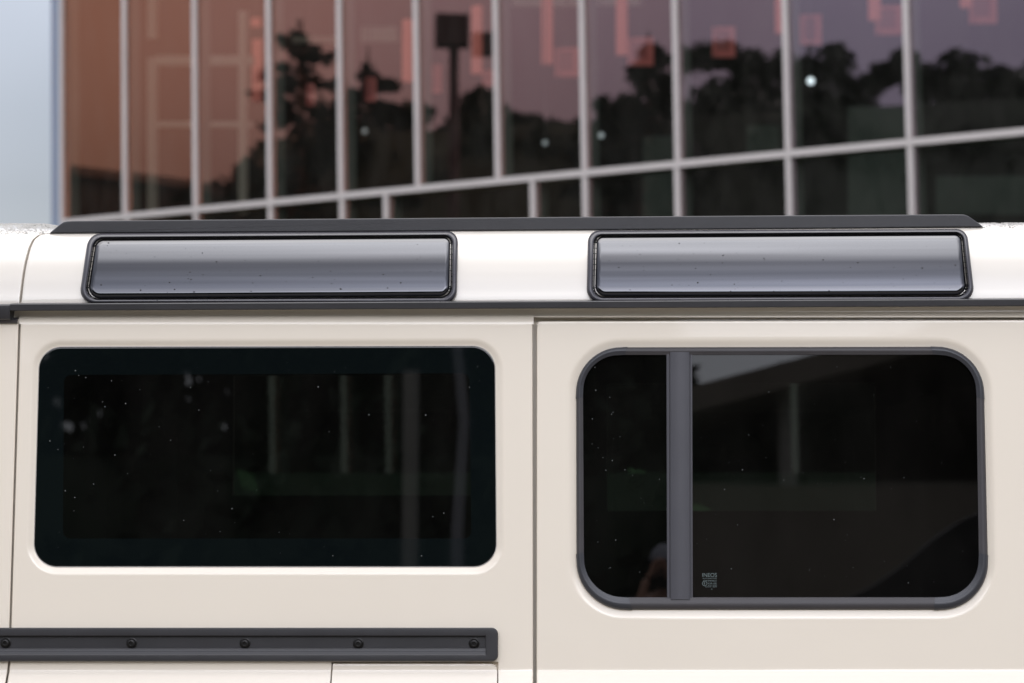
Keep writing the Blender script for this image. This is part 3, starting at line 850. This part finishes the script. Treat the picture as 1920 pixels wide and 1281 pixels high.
# panes
def tintfor(px):                           # coating runs from bronze to mauve along the front
    s_ = max(0, min(1, (px-150)/1400))
    a = Vector((.36, .140, .080)); c = Vector((.26, .195, .228)); return a.lerp(c, s_**1.15)
gm = {}
def panemat(i, px, low):
    c = tintfor(px); 
    if low: c = c*.85
    return glassmat('coated_glass_%d' % i, (.42, .45, .42), tuple(c), .012, dust_veil=.014)  # pale film laid over the panes as a veil, lifting the blacks
gi = 0
for lst, low in ((UPB, 0), (LOB, 1)):
    for a, c in zip(lst, lst[1:]):
        mid = (a+c)/2; px = 960+FPX*mid*math.cos(PH)/(26.5-mid*math.sin(PH))
        gi += 1; j = [U(-.0015, .0015) for _ in range(4)]
        if low: V = [fpt(bt(a, .25), .25, j[0]), fpt(bt(c, .25), .25, j[1]), fpt(bt(c, ztr(c)), ztr(c), j[2]), fpt(bt(a, ztr(a)), ztr(a), j[3])]
        else: V = [fpt(bt(a, ztr(a)), ztr(a), j[0]), fpt(bt(c, ztr(c)), ztr(c), j[1]), fpt(bt(c, ZTOP), ZTOP, j[2]), fpt(bt(a, ZTOP), ZTOP, j[3])]
        b = MB(); b.add(V, [(0, 1, 2, 3)]); bpart(b, 'window_pane', panemat(gi, px, low), face=tuple(NRM))
# shell: back wall, end walls, slabs
DEP = 7.0
b = MB(); b.add([fpt(tA, 0, -DEP), fpt(tB+3, 0, -DEP), fpt(tB+3, ZTOP+.5, -DEP), fpt(tA, ZTOP+.5, -DEP)], [(0, 1, 2, 3)])
for t in (tA+.02, tB+.02): b.add([fpt(bt(t, 0), 0, -.22), fpt(t, 0, -DEP), fpt(t, ZTOP+.5, -DEP), fpt(bt(t, ZTOP), ZTOP+.5, -.22)], [(0, 1, 2, 3)])
bpart(b, 'inner_wall', M['interior'])
def slab(z, th_, name, m):
    b = MB(); V = []
    for zz in (z, z+th_): V += [fpt(tA+.05, zz, -.24), fpt(tB, zz, -.24), fpt(tB, zz, -DEP), fpt(tA+.05, zz, -DEP)]
    b.add(V, [(0, 1, 2, 3), (4, 5, 6, 7), (0, 1, 5, 4), (1, 2, 6, 5), (2, 3, 7, 6), (3, 0, 4, 7)]); return bpart(b, name, M[m])
slab(0.02, .2, 'floor', 'interior'); slab(9.0, .3, 'ceiling', 'ceil'); slab(9.6, .3, 'roof', 'alu')
# corner post, and a blue strip added for the colour fringe beside it
def post(tb, w_, o0, o1, name, m):
    b = MB(); V = []
    for z in (0, ZTOP+.4):
        for dt, o in ((-w_/2, o0), (w_/2, o0), (w_/2, o1), (-w_/2, o1)): V.append(fpt(bt(tb, z)+dt, z, o))
    b.add(V, [(0, 1, 2, 3), (4, 5, 6, 7), (0, 1, 5, 4), (1, 2, 6, 5), (2, 3, 7, 6), (3, 0, 4, 7)]); return bpart(b, name, M[m])
tc_ = base_t(117, 200)
post(tc_-.0, .035, -.3, .008, 'corner_post', 'alu')
post(base_t(113, 200), .02, .035, .14, 'corner_fringe', 'bluefringe')
# things inside: added panels standing in for grey-green reflections, a pale steel frame
def inpt(px, py, dep): return fhit(px, py, -dep)
def inquad(name, px0, px1, py0, py1, dep, m, th_=.06):
    b = MB(); V = []
    for dd in (dep, dep+th_):
        for x, y in ((px0, py0), (px1, py0), (px1, py1), (px0, py1)):
            t, z = th(x, y); V.append(inpt(x, y, dep) - NRM*(dd-dep))
    b.add(V, [(0, 1, 2, 3), (4, 5, 6, 7), (0, 1, 5, 4), (1, 2, 6, 5), (2, 3, 7, 6), (3, 0, 4, 7)])
    return b
def part_in(name, m, *boxes):
    b = MB()
    for bx in boxes:
        q = inquad('', *bx, None); b.v += []; k = len(b.v); b.v += q.v; b.f += [tuple(i+k for i in f) for f in q.f]
    return bpart(b, name, M[m])
part_in('reflection_patch', 'panelgreen', (1205, 1262, 255, 408, 2.5))
part_in('reflection_patch', 'panelgreen', (1590, 1700, 200, 408, 2.2))
part_in('reflection_patch', 'panelgreen', (1755, 2000, 330, 402, 2.0))
part_in('reflection_patch', 'panelgreen', (1400, 1460, 235, 300, 3.0))
part_in('steel_frame', 'beam', (276, 290, -30, 72, 1.2), (276, 290, 108, 400, 1.2), (291, 470, 104, 122, 1.25), (291, 470, 228, 238, 1.25), (447, 459, 20, 400, 1.2))
# ceiling strips seen at the top edge
part_in('ceiling_light', 'beam', (548, 634, 68, 80, 3.2)); part_in('ceiling_light', 'beam', (676, 742, 50, 78, 3.2)); part_in('ceiling_light', 'beam', (960, 1090, -6, 12, 3.0)); part_in('ceiling_light', 'beam', (1120, 1200, -10, 10, 3.0))

# hanging coral lamps (each hangs from the ceiling on its cord)
BAYS = ['first', 'second', 'third', 'fourth', 'fifth', 'sixth', 'seventh', 'eighth', 'ninth', 'tenth', 'eleventh']
UPX = [119, 237, 369, 508, 641, 785, 935, 1097, 1272, 1479, 1706, 1950]
def bay(px):
    for i in range(len(UPX)-1):
        if UPX[i] <= px < UPX[i+1]: return BAYS[i]
    return 'last'
ZC = 9.0
tubes = [(480, 35, 50), (482, 75, 190), (764, 38, 153), (894, 12, 138), (1026, -90, 120), (1166, -90, 103), (1465, -100, 62), (1640, -110, 38), (1812, -120, 14)]
for (px, ya, yb) in tubes:
    a = inpt(px, ya, 1.8); c = inpt(px, yb, 1.8)
    e = empty('hanging_lamp', 'coral red tube lamp hanging behind the %s upper glass bay%s' % (bay(px), ', the short upper one' if yb == 50 else ''), 'lamp', (c.x, c.y, c.z), 'coral tube lamps hanging inside the building')
    if yb == 190: e['label'] = 'long coral red tube lamp hanging behind the third upper bay, below the short one'
    b = MB(); b.tube([Vector((0, 0, 0)), Vector((0, 0, a.z-c.z))], .065, 14); b.build('lamp_shade', M['pink'], e, smooth=40)
    b = MB(); b.tube([Vector((0, 0, a.z-c.z)), Vector((0, 0, ZC-c.z))], .008, 6); b.build('cord', M['darkmetal'], e)
squares = [(582, 178, 14, 40), (694, 168, 22, 44), (817, 148, 20, 52), (915, 146, 20, 28), (1063, 117, 44, 54), (1201, 97, 48, 52), (1357, 79, 42, 56), (1520, 56, 40, 56), (1666, 38, 48, 54), (1843, 18, 50, 52)]
for (px, py, w_, h_) in squares:
    c = inpt(px, py, 3.0); dist = (c-CAM).length; k = dist/FPX
    e = empty('hanging_lantern', {915: 'narrow coral lantern half hidden by the mullion right of the floodlight mast', 1666: 'square coral lantern at the right end of the tenth upper bay, beside a tube lamp'}.get(px, 'square coral red lantern frame hanging deep behind the %s upper glass bay' % bay(px)), 'lantern', (c.x, c.y, c.z-h_*k/2), 'square coral lanterns hanging inside the building')
    W_ = w_*k; H_ = h_*k; t_ = min(W_, H_)*.22
    b = MB(); b.box((-W_/2+t_/4, 0, H_/2), (t_/2, t_, H_)); b.box((W_/2-t_/2, 0, H_/2), (t_, t_, H_)); b.box((0, 0, t_/2), (W_-t_*1.6, t_*.9, t_)); b.box((0, 0, H_-t_/3), (W_-t_*1.6, t_*.9, t_*.6))
    b.build('lantern_frame', M['pinkdim'], e)
    b = MB(); b.box((0, .02, H_/2), (W_*.8, t_*.3, H_*.8)); b.build('lantern_panel', mat('dim_coral_panel', (.4, .12, .12), .8, emis=(1, .25, .25, .04)), e)
    b = MB(); b.tube([Vector((0, 0, H_)), Vector((0, 0, ZC-(c.z-h_*k/2)))], .008, 6); b.build('cord', M['darkmetal'], e)
lamps = [(1022, 268, .028, 'dim round lamp glowing behind the glass low in the seventh upper bay', .25), (1127, 254, .03, 'small round lamp glowing low behind the eighth upper bay', .4), (1092, 254, .022, 'small round lamp half hidden by the mullion left of the eighth bay', .8),
         (1520, 152, .036, 'bright bluish white lamp behind the tenth upper glass bay', 2.0), (684, 246, .03, 'very dim round lamp behind the fifth upper glass bay', .2)]
for (px, py, r0, lab, s_) in lamps:
    c = inpt(px, py, 1.5); e = empty('globe_lamp', lab, 'lamp', c)
    b = MB(); pts = [Vector((0, 0, -r0*math.cos(a))) for a in [math.pi*i/8 for i in range(9)]]; rd = [max(.001, r0*math.sin(math.pi*i/8)) for i in range(9)]
    b.tube(pts, rd, 14); mm = mat('lit_globe', (.9, .9, .9), .4, emis=(.8, .88, 1, s_*1.3)); b.build('globe', mm, e, smooth=60)
    b = MB(); b.tube([Vector((0, 0, r0)), Vector((0, 0, ZC-c.z))], .008, 6); b.build('cord', M['darkmetal'], e)

# ---------------------------------------------------------------- trees, light mast and low building to the left (mirrored in the glass front)
def mirror(px, py, Ld):
    p = fhit(px, py); d = ray(px, py).normalized(); r_ = d - NRM*(2*d.dot(NRM)); return p + r_*Ld
def leaves(cs, n, size, spread, rng, flat=.5):
    V = []; F = []
    P = rng.normal(0, 1, (n, 3)); P /= np.linalg.norm(P, axis=1)[:, None]; P *= (rng.random((n, 1))**.4)
    ci = rng.integers(0, len(cs), n)
    for i in range(n):
        c, r0 = cs[ci[i]]; q = Vector(c)+Vector((P[i][0]*r0, P[i][1]*r0, P[i][2]*r0*.8))
        a = Vector(rng.normal(0, 1, 3)).normalized(); b_ = a.orthogonal().normalized(); s_ = size*(.6+rng.random()*.8)
        k = len(V); V += [q-a*s_, q+b_*s_*.55, q+a*s_, q-b_*s_*.55]; F.append((k, k+1, k+2, k+3))
    return V, F
def broadleaf(name, loc, h, rad, label, seed, n=5000, group=None, size=.13):
    rng = np.random.default_rng(seed); e = empty(name, label, 'tree', (loc.x, loc.y, 0), group)
    tb = MB(); tb.tube([(0, 0, 0), (.05, .03, h*.3), (0, .05, h*.62)], [h*.028, h*.02, h*.008], 9)
    cs = []
    for i in range(52):
        a = rng.random()*6.283; rr_ = rad*rng.random()**.6*.8; z = h*(.10+.82*rng.random())
        lim = math.sqrt(max(.05, 1-((z/h-.48)/.5)**2)); c = (rr_*lim*math.cos(a), rr_*lim*math.sin(a), z); cs.append((c, rad*(.15+.17*rng.random())))
        if i < 9: tb.tube([(0, 0, h*(.25+.03*i)), (c[0]*.5, c[1]*.5, (h*.4+z)/2), c], [h*.01, h*.006, h*.002], 5)
    tb.build('trunk', M['bark'], e, smooth=50)
    obj('crown', *leaves(cs, n, size, 1, rng), M['leaf'], e); return e
def conifer(name, loc, h, rad, label, seed, n=90):
    rng = np.random.default_rng(seed); e = empty(name, label, 'tree', (loc.x, loc.y, 0))
    tb = MB(); tb.tube([(0, 0, 0), (0, 0, h*.6), (0, 0, h)], [h*.02, h*.011, h*.002], 8)
    V = []; F = []
    for i in range(n):
        z = h*(.10+.88*(i/n)); ln = rad*(1-(z/h))**.75*(.65+.5*rng.random())+.12; a = rng.random()*6.283
        d = Vector((math.cos(a), math.sin(a), 0)); tip = Vector((0, 0, z))+d*ln+Vector((0, 0, -ln*.18+.05)); base = Vector((0, 0, z))
        tb.tube([base, base.lerp(tip, .6)+Vector((0, 0, .04)), tip], [.03, .02, .006], 4)
        for k in range(int(85*ln/rad)+14):
            t = rng.random()**.7; p = base.lerp(tip, t)+Vector(rng.normal(0, .08+.05*ln*(1-t), 3)*np.array([1, 1, .55])); p.z -= .05+.06*rng.random()
            ax = (d+Vector(rng.normal(0, .6, 3))).normalized(); s_ = .2*(.7+rng.random()*.7); bx = ax.orthogonal().normalized()*.5
            q = len(V); V += [p-ax*s_, p+bx*s_, p+ax*s_, p-bx*s_]; F.append((q, q+1, q+2, q+3))
    tb.build('trunk', M['bark'], e, smooth=50); obj('crown', V, F, M['needle'], e); return e
def zof(px, py, Ld): return mirror(px, py, Ld).z
LT = 30.0
c1 = mirror(560, 400, LT); conifer('conifer_tree', c1, zof(560, 30, LT), 8.0, 'tall dark conifer mirrored in the fourth upper glass bay, left of the light mast', 1, 84)
c1 = mirror(690, 400, LT+1.5); conifer('conifer_tree', c1, zof(690, 85, LT+1.5), 3.8, 'narrow dark conifer mirrored in the fifth upper glass bay', 2, 72)
c1 = mirror(1215, 400, LT-1); conifer('conifer_tree', c1, zof(1215, 55, LT-1), 4.6, 'dark conifer mirrored in the eighth upper glass bay, right of the light mast', 3, 110)
specs = [(900, 222, 34, 1.9, 'rounded dark broadleaf tree mirrored behind the light mast in the glass'), (1000, 262, 33, 1.3, 'small round tree mirrored in the seventh upper glass bay'),
         (760, 228, 33, 1.6, 'dark bushy tree mirrored low between conifer and light mast'), (1340, 118, 36, 2.0, 'bushy tree mirrored in the ninth upper glass bay'), (1440, 100, 37, 1.9, 'loose crowned tree mirrored left of the bright lamp'),
         (1545, 150, 36, 1.9, 'dark tree mirrored below the bright lamp in the tenth upper bay'), (1655, 128, 38, 1.7, 'feathery tree mirrored at the right of the tenth upper bay'), (1775, 172, 36, 2.0, 'dark tree mirrored at the left of the eleventh upper bay'),
         (1880, 176, 35, 2.0, 'dark tree mirrored at the right edge of the glass front'), (1130, 215, 36, 1.5, 'low leafy tree mirrored at the left of the eighth upper bay')]
for i, (px, py, Ld, rd, lab) in enumerate(specs):
    p = mirror(px, 400, Ld); broadleaf('broadleaf_tree', p, zof(px, py, Ld)*1.14, rd, lab, 20+i, 6500, 'broadleaf trees beside the car park', .16)
# light mast
LM = 24.0
pm = mirror(845, 300, LM); zt = zof(845, 105, LM)
e = empty('floodlight_mast', 'tall dark mast with a boxy twin floodlight head, mirrored in the sixth upper glass bay', 'street lamp', (pm.x, pm.y, 0))
b = MB(); b.tube([(0, 0, 0), (0, 0, zt+.3)], [.13, .10], 14); b.build('mast', M['darkmetal'], e, smooth=40)
tang = Vector((-.28, .96, 0)).normalized()
rotm = Matrix.Rotation(math.atan2(tang.y, tang.x), 3, 'Z')
for s_, sz in ((-.02, (.62, .5, .62)), (.62, (.4, .45, .42))):
    b = MB(); b.box(-tang*s_*.9+Vector((0, 0, zt+.42+(.1 if s_ < 0 else -.16))), sz, rotm); b.build('floodlight', M['darkmetal'], e)
# low flat building
pa = mirror(60, 302, 33); pb = mirror(575, 330, 42); 
e = empty('low_building', 'low flat roofed dark building mirrored as a black band in the left glass bays', 'building', ((pa.x+pb.x)/2, (pa.y+pb.y)/2, 0))
d = (pb-pa); d.z = 0; ln = d.length; d.normalize(); mid = Vector(((pa.x+pb.x)/2, (pa.y+pb.y)/2, 0))
rotm = Matrix.Rotation(math.atan2(d.y, d.x), 3, 'Z'); nn = Vector((-d.y, d.x, 0)); 
if nn.dot(mid) < 0: nn = -nn
b = MB(); b.box(nn*3+Vector((0, 0, pa.z/2-.12)), (ln, 6, pa.z-.24), rotm); b.build('wall', M['darkwall'], e)
b = MB(); b.box(nn*3+Vector((0, 0, pa.z-.13)), (ln+.4, 6.4, .22), rotm); b.build('roof', M['darkmetal'], e)
# hedge beyond the vehicle, seen through its far windows
rng = np.random.default_rng(5); 
hb = []
for i in range(60): hb.append(((-4+8*i/59, rng.normal(0, .12), 0.62+.55*(i%2)+rng.normal(0, .05)), .62))
e = empty('hedge', 'clipped green hedge on the lawn seen faintly through the tinted windows', 'hedge', (-.4, 7.6, 0))
b = MB(); b.box((0, 0, .84), (8.4, .7, 1.62)); b.build('branches', M['leaf'], e)
hv = leaves(hb, 5000, .07, 1, rng); obj('foliage', *hv, mat('hedge_leaf', (.08, .17, .07), .7, var=(4, .4)), e)

# ---------------------------------------------------------------- behind the camera (mirrored in the vehicle's glass)
NG = Vector((0, -1, KT)).normalized()
def vm(px, py, y):                         # where the reflected ray reaches depth y
    p = S(px, py, .004); d = ray(px, py).normalized(); r_ = d-NG*(2*d.dot(NG)); return p+r_*((y-p.y)/r_.y)
Yb = -17.0
e = empty('covered_terrace', 'dark covered terrace with a pale round pillar, mirrored in the sliding window', 'building', (vm(1500, 800, Yb).x, Yb, 0))
EL = Vector(e.location)
def epart(b, name, m, **k):
    o = b.build(name, m, e, **k); o.location = -EL; return o
A1 = vm(1305, 722, Yb); A2 = vm(1560, 655, Yb); sl = (A2-A1)
A0 = A1-sl*.08; A3 = A1+sl*9.0
b = MB()                                   # roof: sloping slab with fascia
V = []
for y in (Yb, Yb-7):
    for p in (A0, A3): V += [Vector((p.x, y, p.z)), Vector((p.x, y, p.z-2.0))]
b = MB(); b.add(V, [(0, 1, 3, 2), (4, 5, 7, 6), (0, 2, 6, 4), (1, 3, 7, 5), (0, 1, 5, 4), (2, 3, 7, 6)])
# keep the roof thin: a fascia 0.35 m deep and a dark back wall below
b = MB(); V = []
for y in (Yb, Yb-7):
    for p in (A0, A3): V += [Vector((p.x, y, p.z)), Vector((p.x, y, p.z-.22))]
b.add(V, [(0, 1, 3, 2), (4, 5, 7, 6), (0, 2, 6, 4), (1, 3, 7, 5), (0, 1, 5, 4), (2, 3, 7, 6)])
epart(b, 'roof', M['terrace'])
b = MB(); b.add([Vector((A0.x, Yb-6, 0)), Vector((A3.x, Yb-6, 0)), Vector((A3.x, Yb-6, A3.z-.1)), Vector((A0.x, Yb-6, A0.z-.0))], [(0, 1, 2, 3)])
epart(b, 'back_wall', M['terrace'])
pl = vm(1484, 800, Yb+.2); ph = vm(1484, 660, Yb).z-.05; pz = vm(1484, 912, Yb).z
b = MB(); rad = abs(vm(1503, 800, Yb).x-vm(1465, 800, Yb).x)/2
b.tube([Vector((pl.x, Yb-.4, pz)), Vector((pl.x, Yb-.4, ph))], rad, 20); epart(b, 'pillar', M['concrete'], smooth=40)
b = MB(); tz = pz; b.box(Vector(((A0.x+A3.x)/2, Yb-3, tz/2)), (abs(A3.x-A0.x), 6.0, tz)); epart(b, 'plinth', M['terrace'])
za, zb = vm(1400, 915, Yb).z, vm(1400, 893, Yb).z
b = MB(); b.box(Vector(((A0.x+A3.x)/2, Yb-.9, (za+zb)/2)), (abs(A3.x-A0.x), .12, zb-za)); epart(b, 'parapet', M['ballust'])
r1 = vm(1560, 1150, -11); r2 = vm(1900, 925, -11); r3 = vm(2600, 560, -11)
rw = empty('added_dark_shape', 'added low black sloping shape mirrored in the lower right corner of the sliding window', 'wall', (r2.x, -11, 0))  # dark shape added to blacken the lower corner of the reflection
cp = [vm(x, y, -11) for x, y in ((1575, 1130), (1640, 1098), (1700, 1056), (1755, 1008), (1800, 978), (1850, 955), (1900, 940))]
q = [Vector((cp[0].x-.3, 0, 0))]+[Vector((p.x, 0, p.z)) for p in cp]+[Vector((cp[-1].x+2.5, 0, cp[-1].z+.15)), Vector((cp[-1].x+2.5, 0, 0))]
nq = len(q)
q = [Vector((p.x-r2.x, y, p.z)) for y in (0, -.3) for p in q]
obj('wall', q, [tuple(range(nq)), tuple(range(nq, 2*nq))]+[(k, (k+1) % nq, (k+1) % nq+nq, k+nq) for k in range(nq)], M['darkmetal'], rw)
p2 = vm(792, 800, Yb); 
e2 = empty('pale_post', 'pale concrete post mirrored faintly in the right part of the long window', 'post', (p2.x, Yb+1, 0))
b = MB(); b.tube([(0, 0, 0), (0, 0, vm(792, 695, Yb+1).z)], [.065, .065], 16); b.build('post', M['concrete'], e2, smooth=40)
p3 = vm(853, 800, -12)
e3 = empty('lamp_post', 'slim grey lamp post mirrored as a bent line in the long window', 'street lamp', (p3.x, -12, 0))
b = MB(); b.tube([(-.0, 0, 0), (.02, 0, 1.9), (.06, 0, 2.6), (-.02, 0, 3.4), (-.3, 0, 4.6), (-.8, 0, 4.9)], [.045, .04, .035, .03, .025, .02], 12); b.build('pole', mat('grey_post_paint', (.35, .36, .40), .4), e3, smooth=40)
b = MB(); b.box((-.95, 0, 4.9), (.4, .14, .08)); b.build('lamp_head', M['darkmetal'], e3)
bt_ = [(-9.5, -24, 9, 3.2), (-5.5, -25, 10, 3.2), (-1.8, -23, 8.5, 2.8), (-1.15, -25.5, 9.5, 1.8), (-2.4, -25.5, 9.0, 1.8), (-.42, -24.5, 8.0, .95), (-13.5, -23, 10, 3.4), (9.5, -30, 11, 3.5), (14, -28, 10, 3.5), (-18, -20, 9, 3.4), (19, -24, 10, 3.4)]
labs = ['tree behind the camera', 'taller tree', '', '', '', '', '', '', '']
for i, (x, y, h, rd) in enumerate(bt_):
    broadleaf('broadleaf_tree', Vector((x, y, 0)), h, rd, ['dense tree mirrored in the left half of the long window', 'tall dense tree mirrored in the middle of the long window', 'dark tree mirrored at the right end of the long window',
              'dark tree mirrored in the narrow sliding pane beside the sky patch', 'dark leafy tree mirrored in the upper right corner of the long window', 'slender dark tree mirrored just left of the sky patch', 'far left tree mirrored in the door paint', 'tree standing behind the covered terrace', 'tree right of the covered terrace roof', 'outermost left tree behind the car park', 'outermost right tree behind the car park'][i],
              60+i, 15000, 'trees behind the car park', .24)

def blocker_hedge(label, a, c, h, th_, n, seed, m, size=.2):  # hedge added to block the horizon in the reflections
    rng = np.random.default_rng(seed); a = Vector(a); c = Vector(c); o = (a+c)/2; e = empty('hedge', label, 'hedge', (o.x, o.y, 0), 'added sky-blocking hedges')
    cs = []; ln = (c-a).length; k = int(ln/.8)+1
    for i in range(k):
        q = a.lerp(c, i/(k-1))-o
        for hh in (.2, .5, .82): cs.append(((q.x+rng.normal(0, .15), q.y+rng.normal(0, .2), h*hh*(.93+.14*rng.random())), .75))
    b = MB(); d = (c-a).normalized(); b.box((0, 0, h*.45), (ln, th_*.7, h*.86), Matrix.Rotation(math.atan2(d.y, d.x), 3, 'Z')); b.build('branches', m, e)
    obj('foliage', *leaves(cs, n, size, 1, rng), m, e); return e
blocker_hedge('added tall dark hedge blocking the sky behind the camera, mirrored in the long window', (-16, -20.5, 0), (.5, -20.5, 0), 3.3, 1.2, 9000, 90, M['leaf'])
qa = mirror(500, 400, 31); qb = mirror(2050, 400, 31)
blocker_hedge('added tall dark hedge blocking low sky at the left of the car park, mirrored in the glass front', (qa.x, qa.y, 0), (qb.x, qb.y, 0), 11.2, 1.6, 36000, 91, M['leaf'], .24)

# ---------------------------------------------------------------- photographer, mirrored in the narrow pane
YP = -10.0; hp = vm(1247, 1018, YP)
P0 = empty('person', 'person in black with cap greyed for its sky sheen and raised bare arm, mirrored in the narrow pane', 'person', (hp.x, YP-.17, 0)); P0.scale = (1, 1, hp.z/1.70)
def skin_obj(name, nodes, edges, material, parent, sub=2):
    me = bpy.data.meshes.new(name); me.from_pydata([n[0] for n in nodes], edges, [])
    o = bpy.data.objects.new(name, me); COL.objects.link(o); o.parent = parent
    m_ = o.modifiers.new('skin', 'SKIN'); m_.use_smooth_shade = True
    for i, n in enumerate(nodes): me.skin_vertices[0].data[i].radius = n[1] if isinstance(n[1], tuple) else (n[1], n[1])
    me.skin_vertices[0].data[0].use_root = True
    s_ = o.modifiers.new('sub', 'SUBSURF'); s_.levels = sub; s_.render_levels = sub
    me.materials.append(material); return o
nodes = [((0, -.02, .92), (.15, .11)), ((0, -.02, 1.08), (.13, .10)), ((0, -.01, 1.25), (.15, .11)), ((0, -.02, 1.36), (.12, .09)), ((0, -.01, 1.43), .05), ((0, .01, 1.50), (.065, .075)), ((0, .015, 1.585), (.075, .09)), ((0, .01, 1.63), (.055, .065)),
         ((-.17, -.02, 1.34), .055), ((-.25, .08, 1.15), .042), ((-.155, .14, 1.34), .031), ((-.10, .16, 1.45), .027),
         ((.17, -.02, 1.34), .055), ((.27, .06, 1.14), .042), ((.14, .15, 1.36), .031), ((.07, .16, 1.45), .027),
         ((-.10, -.01, .82), .085), ((-.12, .02, .48), .06), ((-.13, 0, .09), .04), ((-.13, .14, .04), .035),
         ((.10, -.01, .82), .085), ((.12, .02, .48), .06), ((.13, 0, .09), .04), ((.13, .14, .04), .035)]
# the photograph shows the left forearm bare, rising to the top corner of the camera
nodes[9] = ((-.22, .05, 1.22), .042); nodes[10] = ((-.135, .12, 1.40), .028); nodes[11] = ((-.105, .14, 1.50), .024)
edges = [(0, 1), (1, 2), (2, 3), (3, 4), (4, 5), (5, 6), (6, 7), (3, 8), (8, 9), (9, 10), (10, 11), (3, 12), (12, 13), (13, 14), (14, 15), (0, 16), (16, 17), (17, 18), (18, 19), (0, 20), (20, 21), (21, 22), (22, 23)]
body = skin_obj('body', nodes, edges, M['skin'], P0)
body.name = 'body'
nz2 = [(n[0], tuple(a*1.12+.006 for a in (n[1] if isinstance(n[1], tuple) else (n[1], n[1])))) for n in nodes]
sn = [nz2[i] for i in (0, 1, 2, 3)]+[nz2[8], ((-.215, .03, 1.26), (.055, .055)), nz2[12], nz2[13], ((.16, .14, 1.33), (.042, .042))]
sn = [(n[0], tuple(a*1.22 for a in n[1])) for n in sn]; sn[2] = (sn[2][0], (.20, .14)); sn[3] = ((0, -.01, 1.375), (.17, .12))
skin_obj('shirt', sn, [(0, 1), (1, 2), (2, 3), (3, 4), (4, 5), (3, 6), (6, 7), (7, 8)], M['cloth'], P0)
tn = [((0, -.02, .95), (.16, .12)), nz2[16], nz2[17], ((-.13, 0, .12), (.06, .06)), nz2[20], nz2[21], ((.13, 0, .12), (.06, .06))]
skin_obj('trousers', tn, [(0, 1), (1, 2), (2, 3), (0, 4), (4, 5), (5, 6)], M['cloth'], P0)
b = MB()                                   # cap
pts = []; rd = []
for k in range(7):
    a = math.pi/2*k/6; pts.append(Vector((0, .01, 1.60+.10*math.sin(a)))); rd.append(max(.004, .092*math.cos(a)))
b.tube(pts, rd, 20); V = []
b.add([Vector((.085*math.cos(a), .01+.075*math.sin(a)+(.075 if 0 < a < math.pi else 0), 1.615-z)) for z in (0, .006) for a in [math.pi*k/10 for k in range(11)]], [tuple(range(11)), tuple(range(11, 22))]+[(k, k+1, k+12, k+11) for k in range(10)])
b.build('cap', M['cap'], P0, smooth=50)
hairb = MB(); hairb.tube([Vector((0, -.02, 1.42)), Vector((0, -.02, 1.50)), Vector((0, -.01, 1.58)), Vector((0, 0, 1.63))], [.05, .088, .094, .088], 18); hairb.build('hair', M['cloth'], P0, smooth=50)
def hand(base, dirv, palmn, side):
    dirv = dirv.normalized(); sidev = dirv.cross(palmn).normalized()
    nd = [(base, .018), (base+dirv*.035, (.034, .014)), (base+dirv*.08, (.036, .013))]; ed = [(0, 1), (1, 2)]
    b = skin_obj('palm', nd, ed, M['skin'], P0)
    for k, l_ in enumerate((.065, .075, .07, .055)):
        o0 = base+dirv*.085+sidev*(.027-.018*k)
        p1 = o0+dirv*l_*.45; p2 = p1+(dirv*.8+palmn*.6).normalized()*l_*.32; p3 = p2+(dirv*.3+palmn).normalized()*l_*.28
        skin_obj('finger', [(base+dirv*.06+sidev*(.024-.016*k), .009), (o0, .009), (p1, .0085), (p2, .0075), (p3, .0065)], [(0, 1), (1, 2), (2, 3), (3, 4)], M['skin'], P0, 1)
    t0 = base+dirv*.03+sidev*.03*side
    skin_obj('thumb', [(t0-sidev*.01*side, .011), (t0+(dirv*.6+sidev*side).normalized()*.03, .010), (t0+(dirv+sidev*side*.5+palmn*.3).normalized()*.065, .0085)], [(0, 1), (1, 2)], M['skin'], P0, 1)
hand(Vector((-.105, .14, 1.50)), Vector((.55, .05, .75)), Vector((.5, .5, -.3)).normalized(), -1)
hand(Vector((.075, .155, 1.45)), Vector((-.2, .3, .5)), Vector((-.6, .5, 0)).normalized(), 1)
e = empty('camera_body', 'black camera held up to the face of the mirrored person', 'camera', (hp.x-.03, YP-.09, 1.49*hp.z/1.70))
b = MB(); b.box((0, 0, 0), (.135, .05, .09)); b.box((0, 0, .055), (.05, .045, .03)); b.box((.055, .012, 0), (.03, .05, .085)); b.build('housing', M['darkmetal'], e)
b = MB(); b.tube([(0, .02, 0), (0, .075, 0)], [.036, .034], 20); b.build('lens', M['gloss'], e, smooth=40)
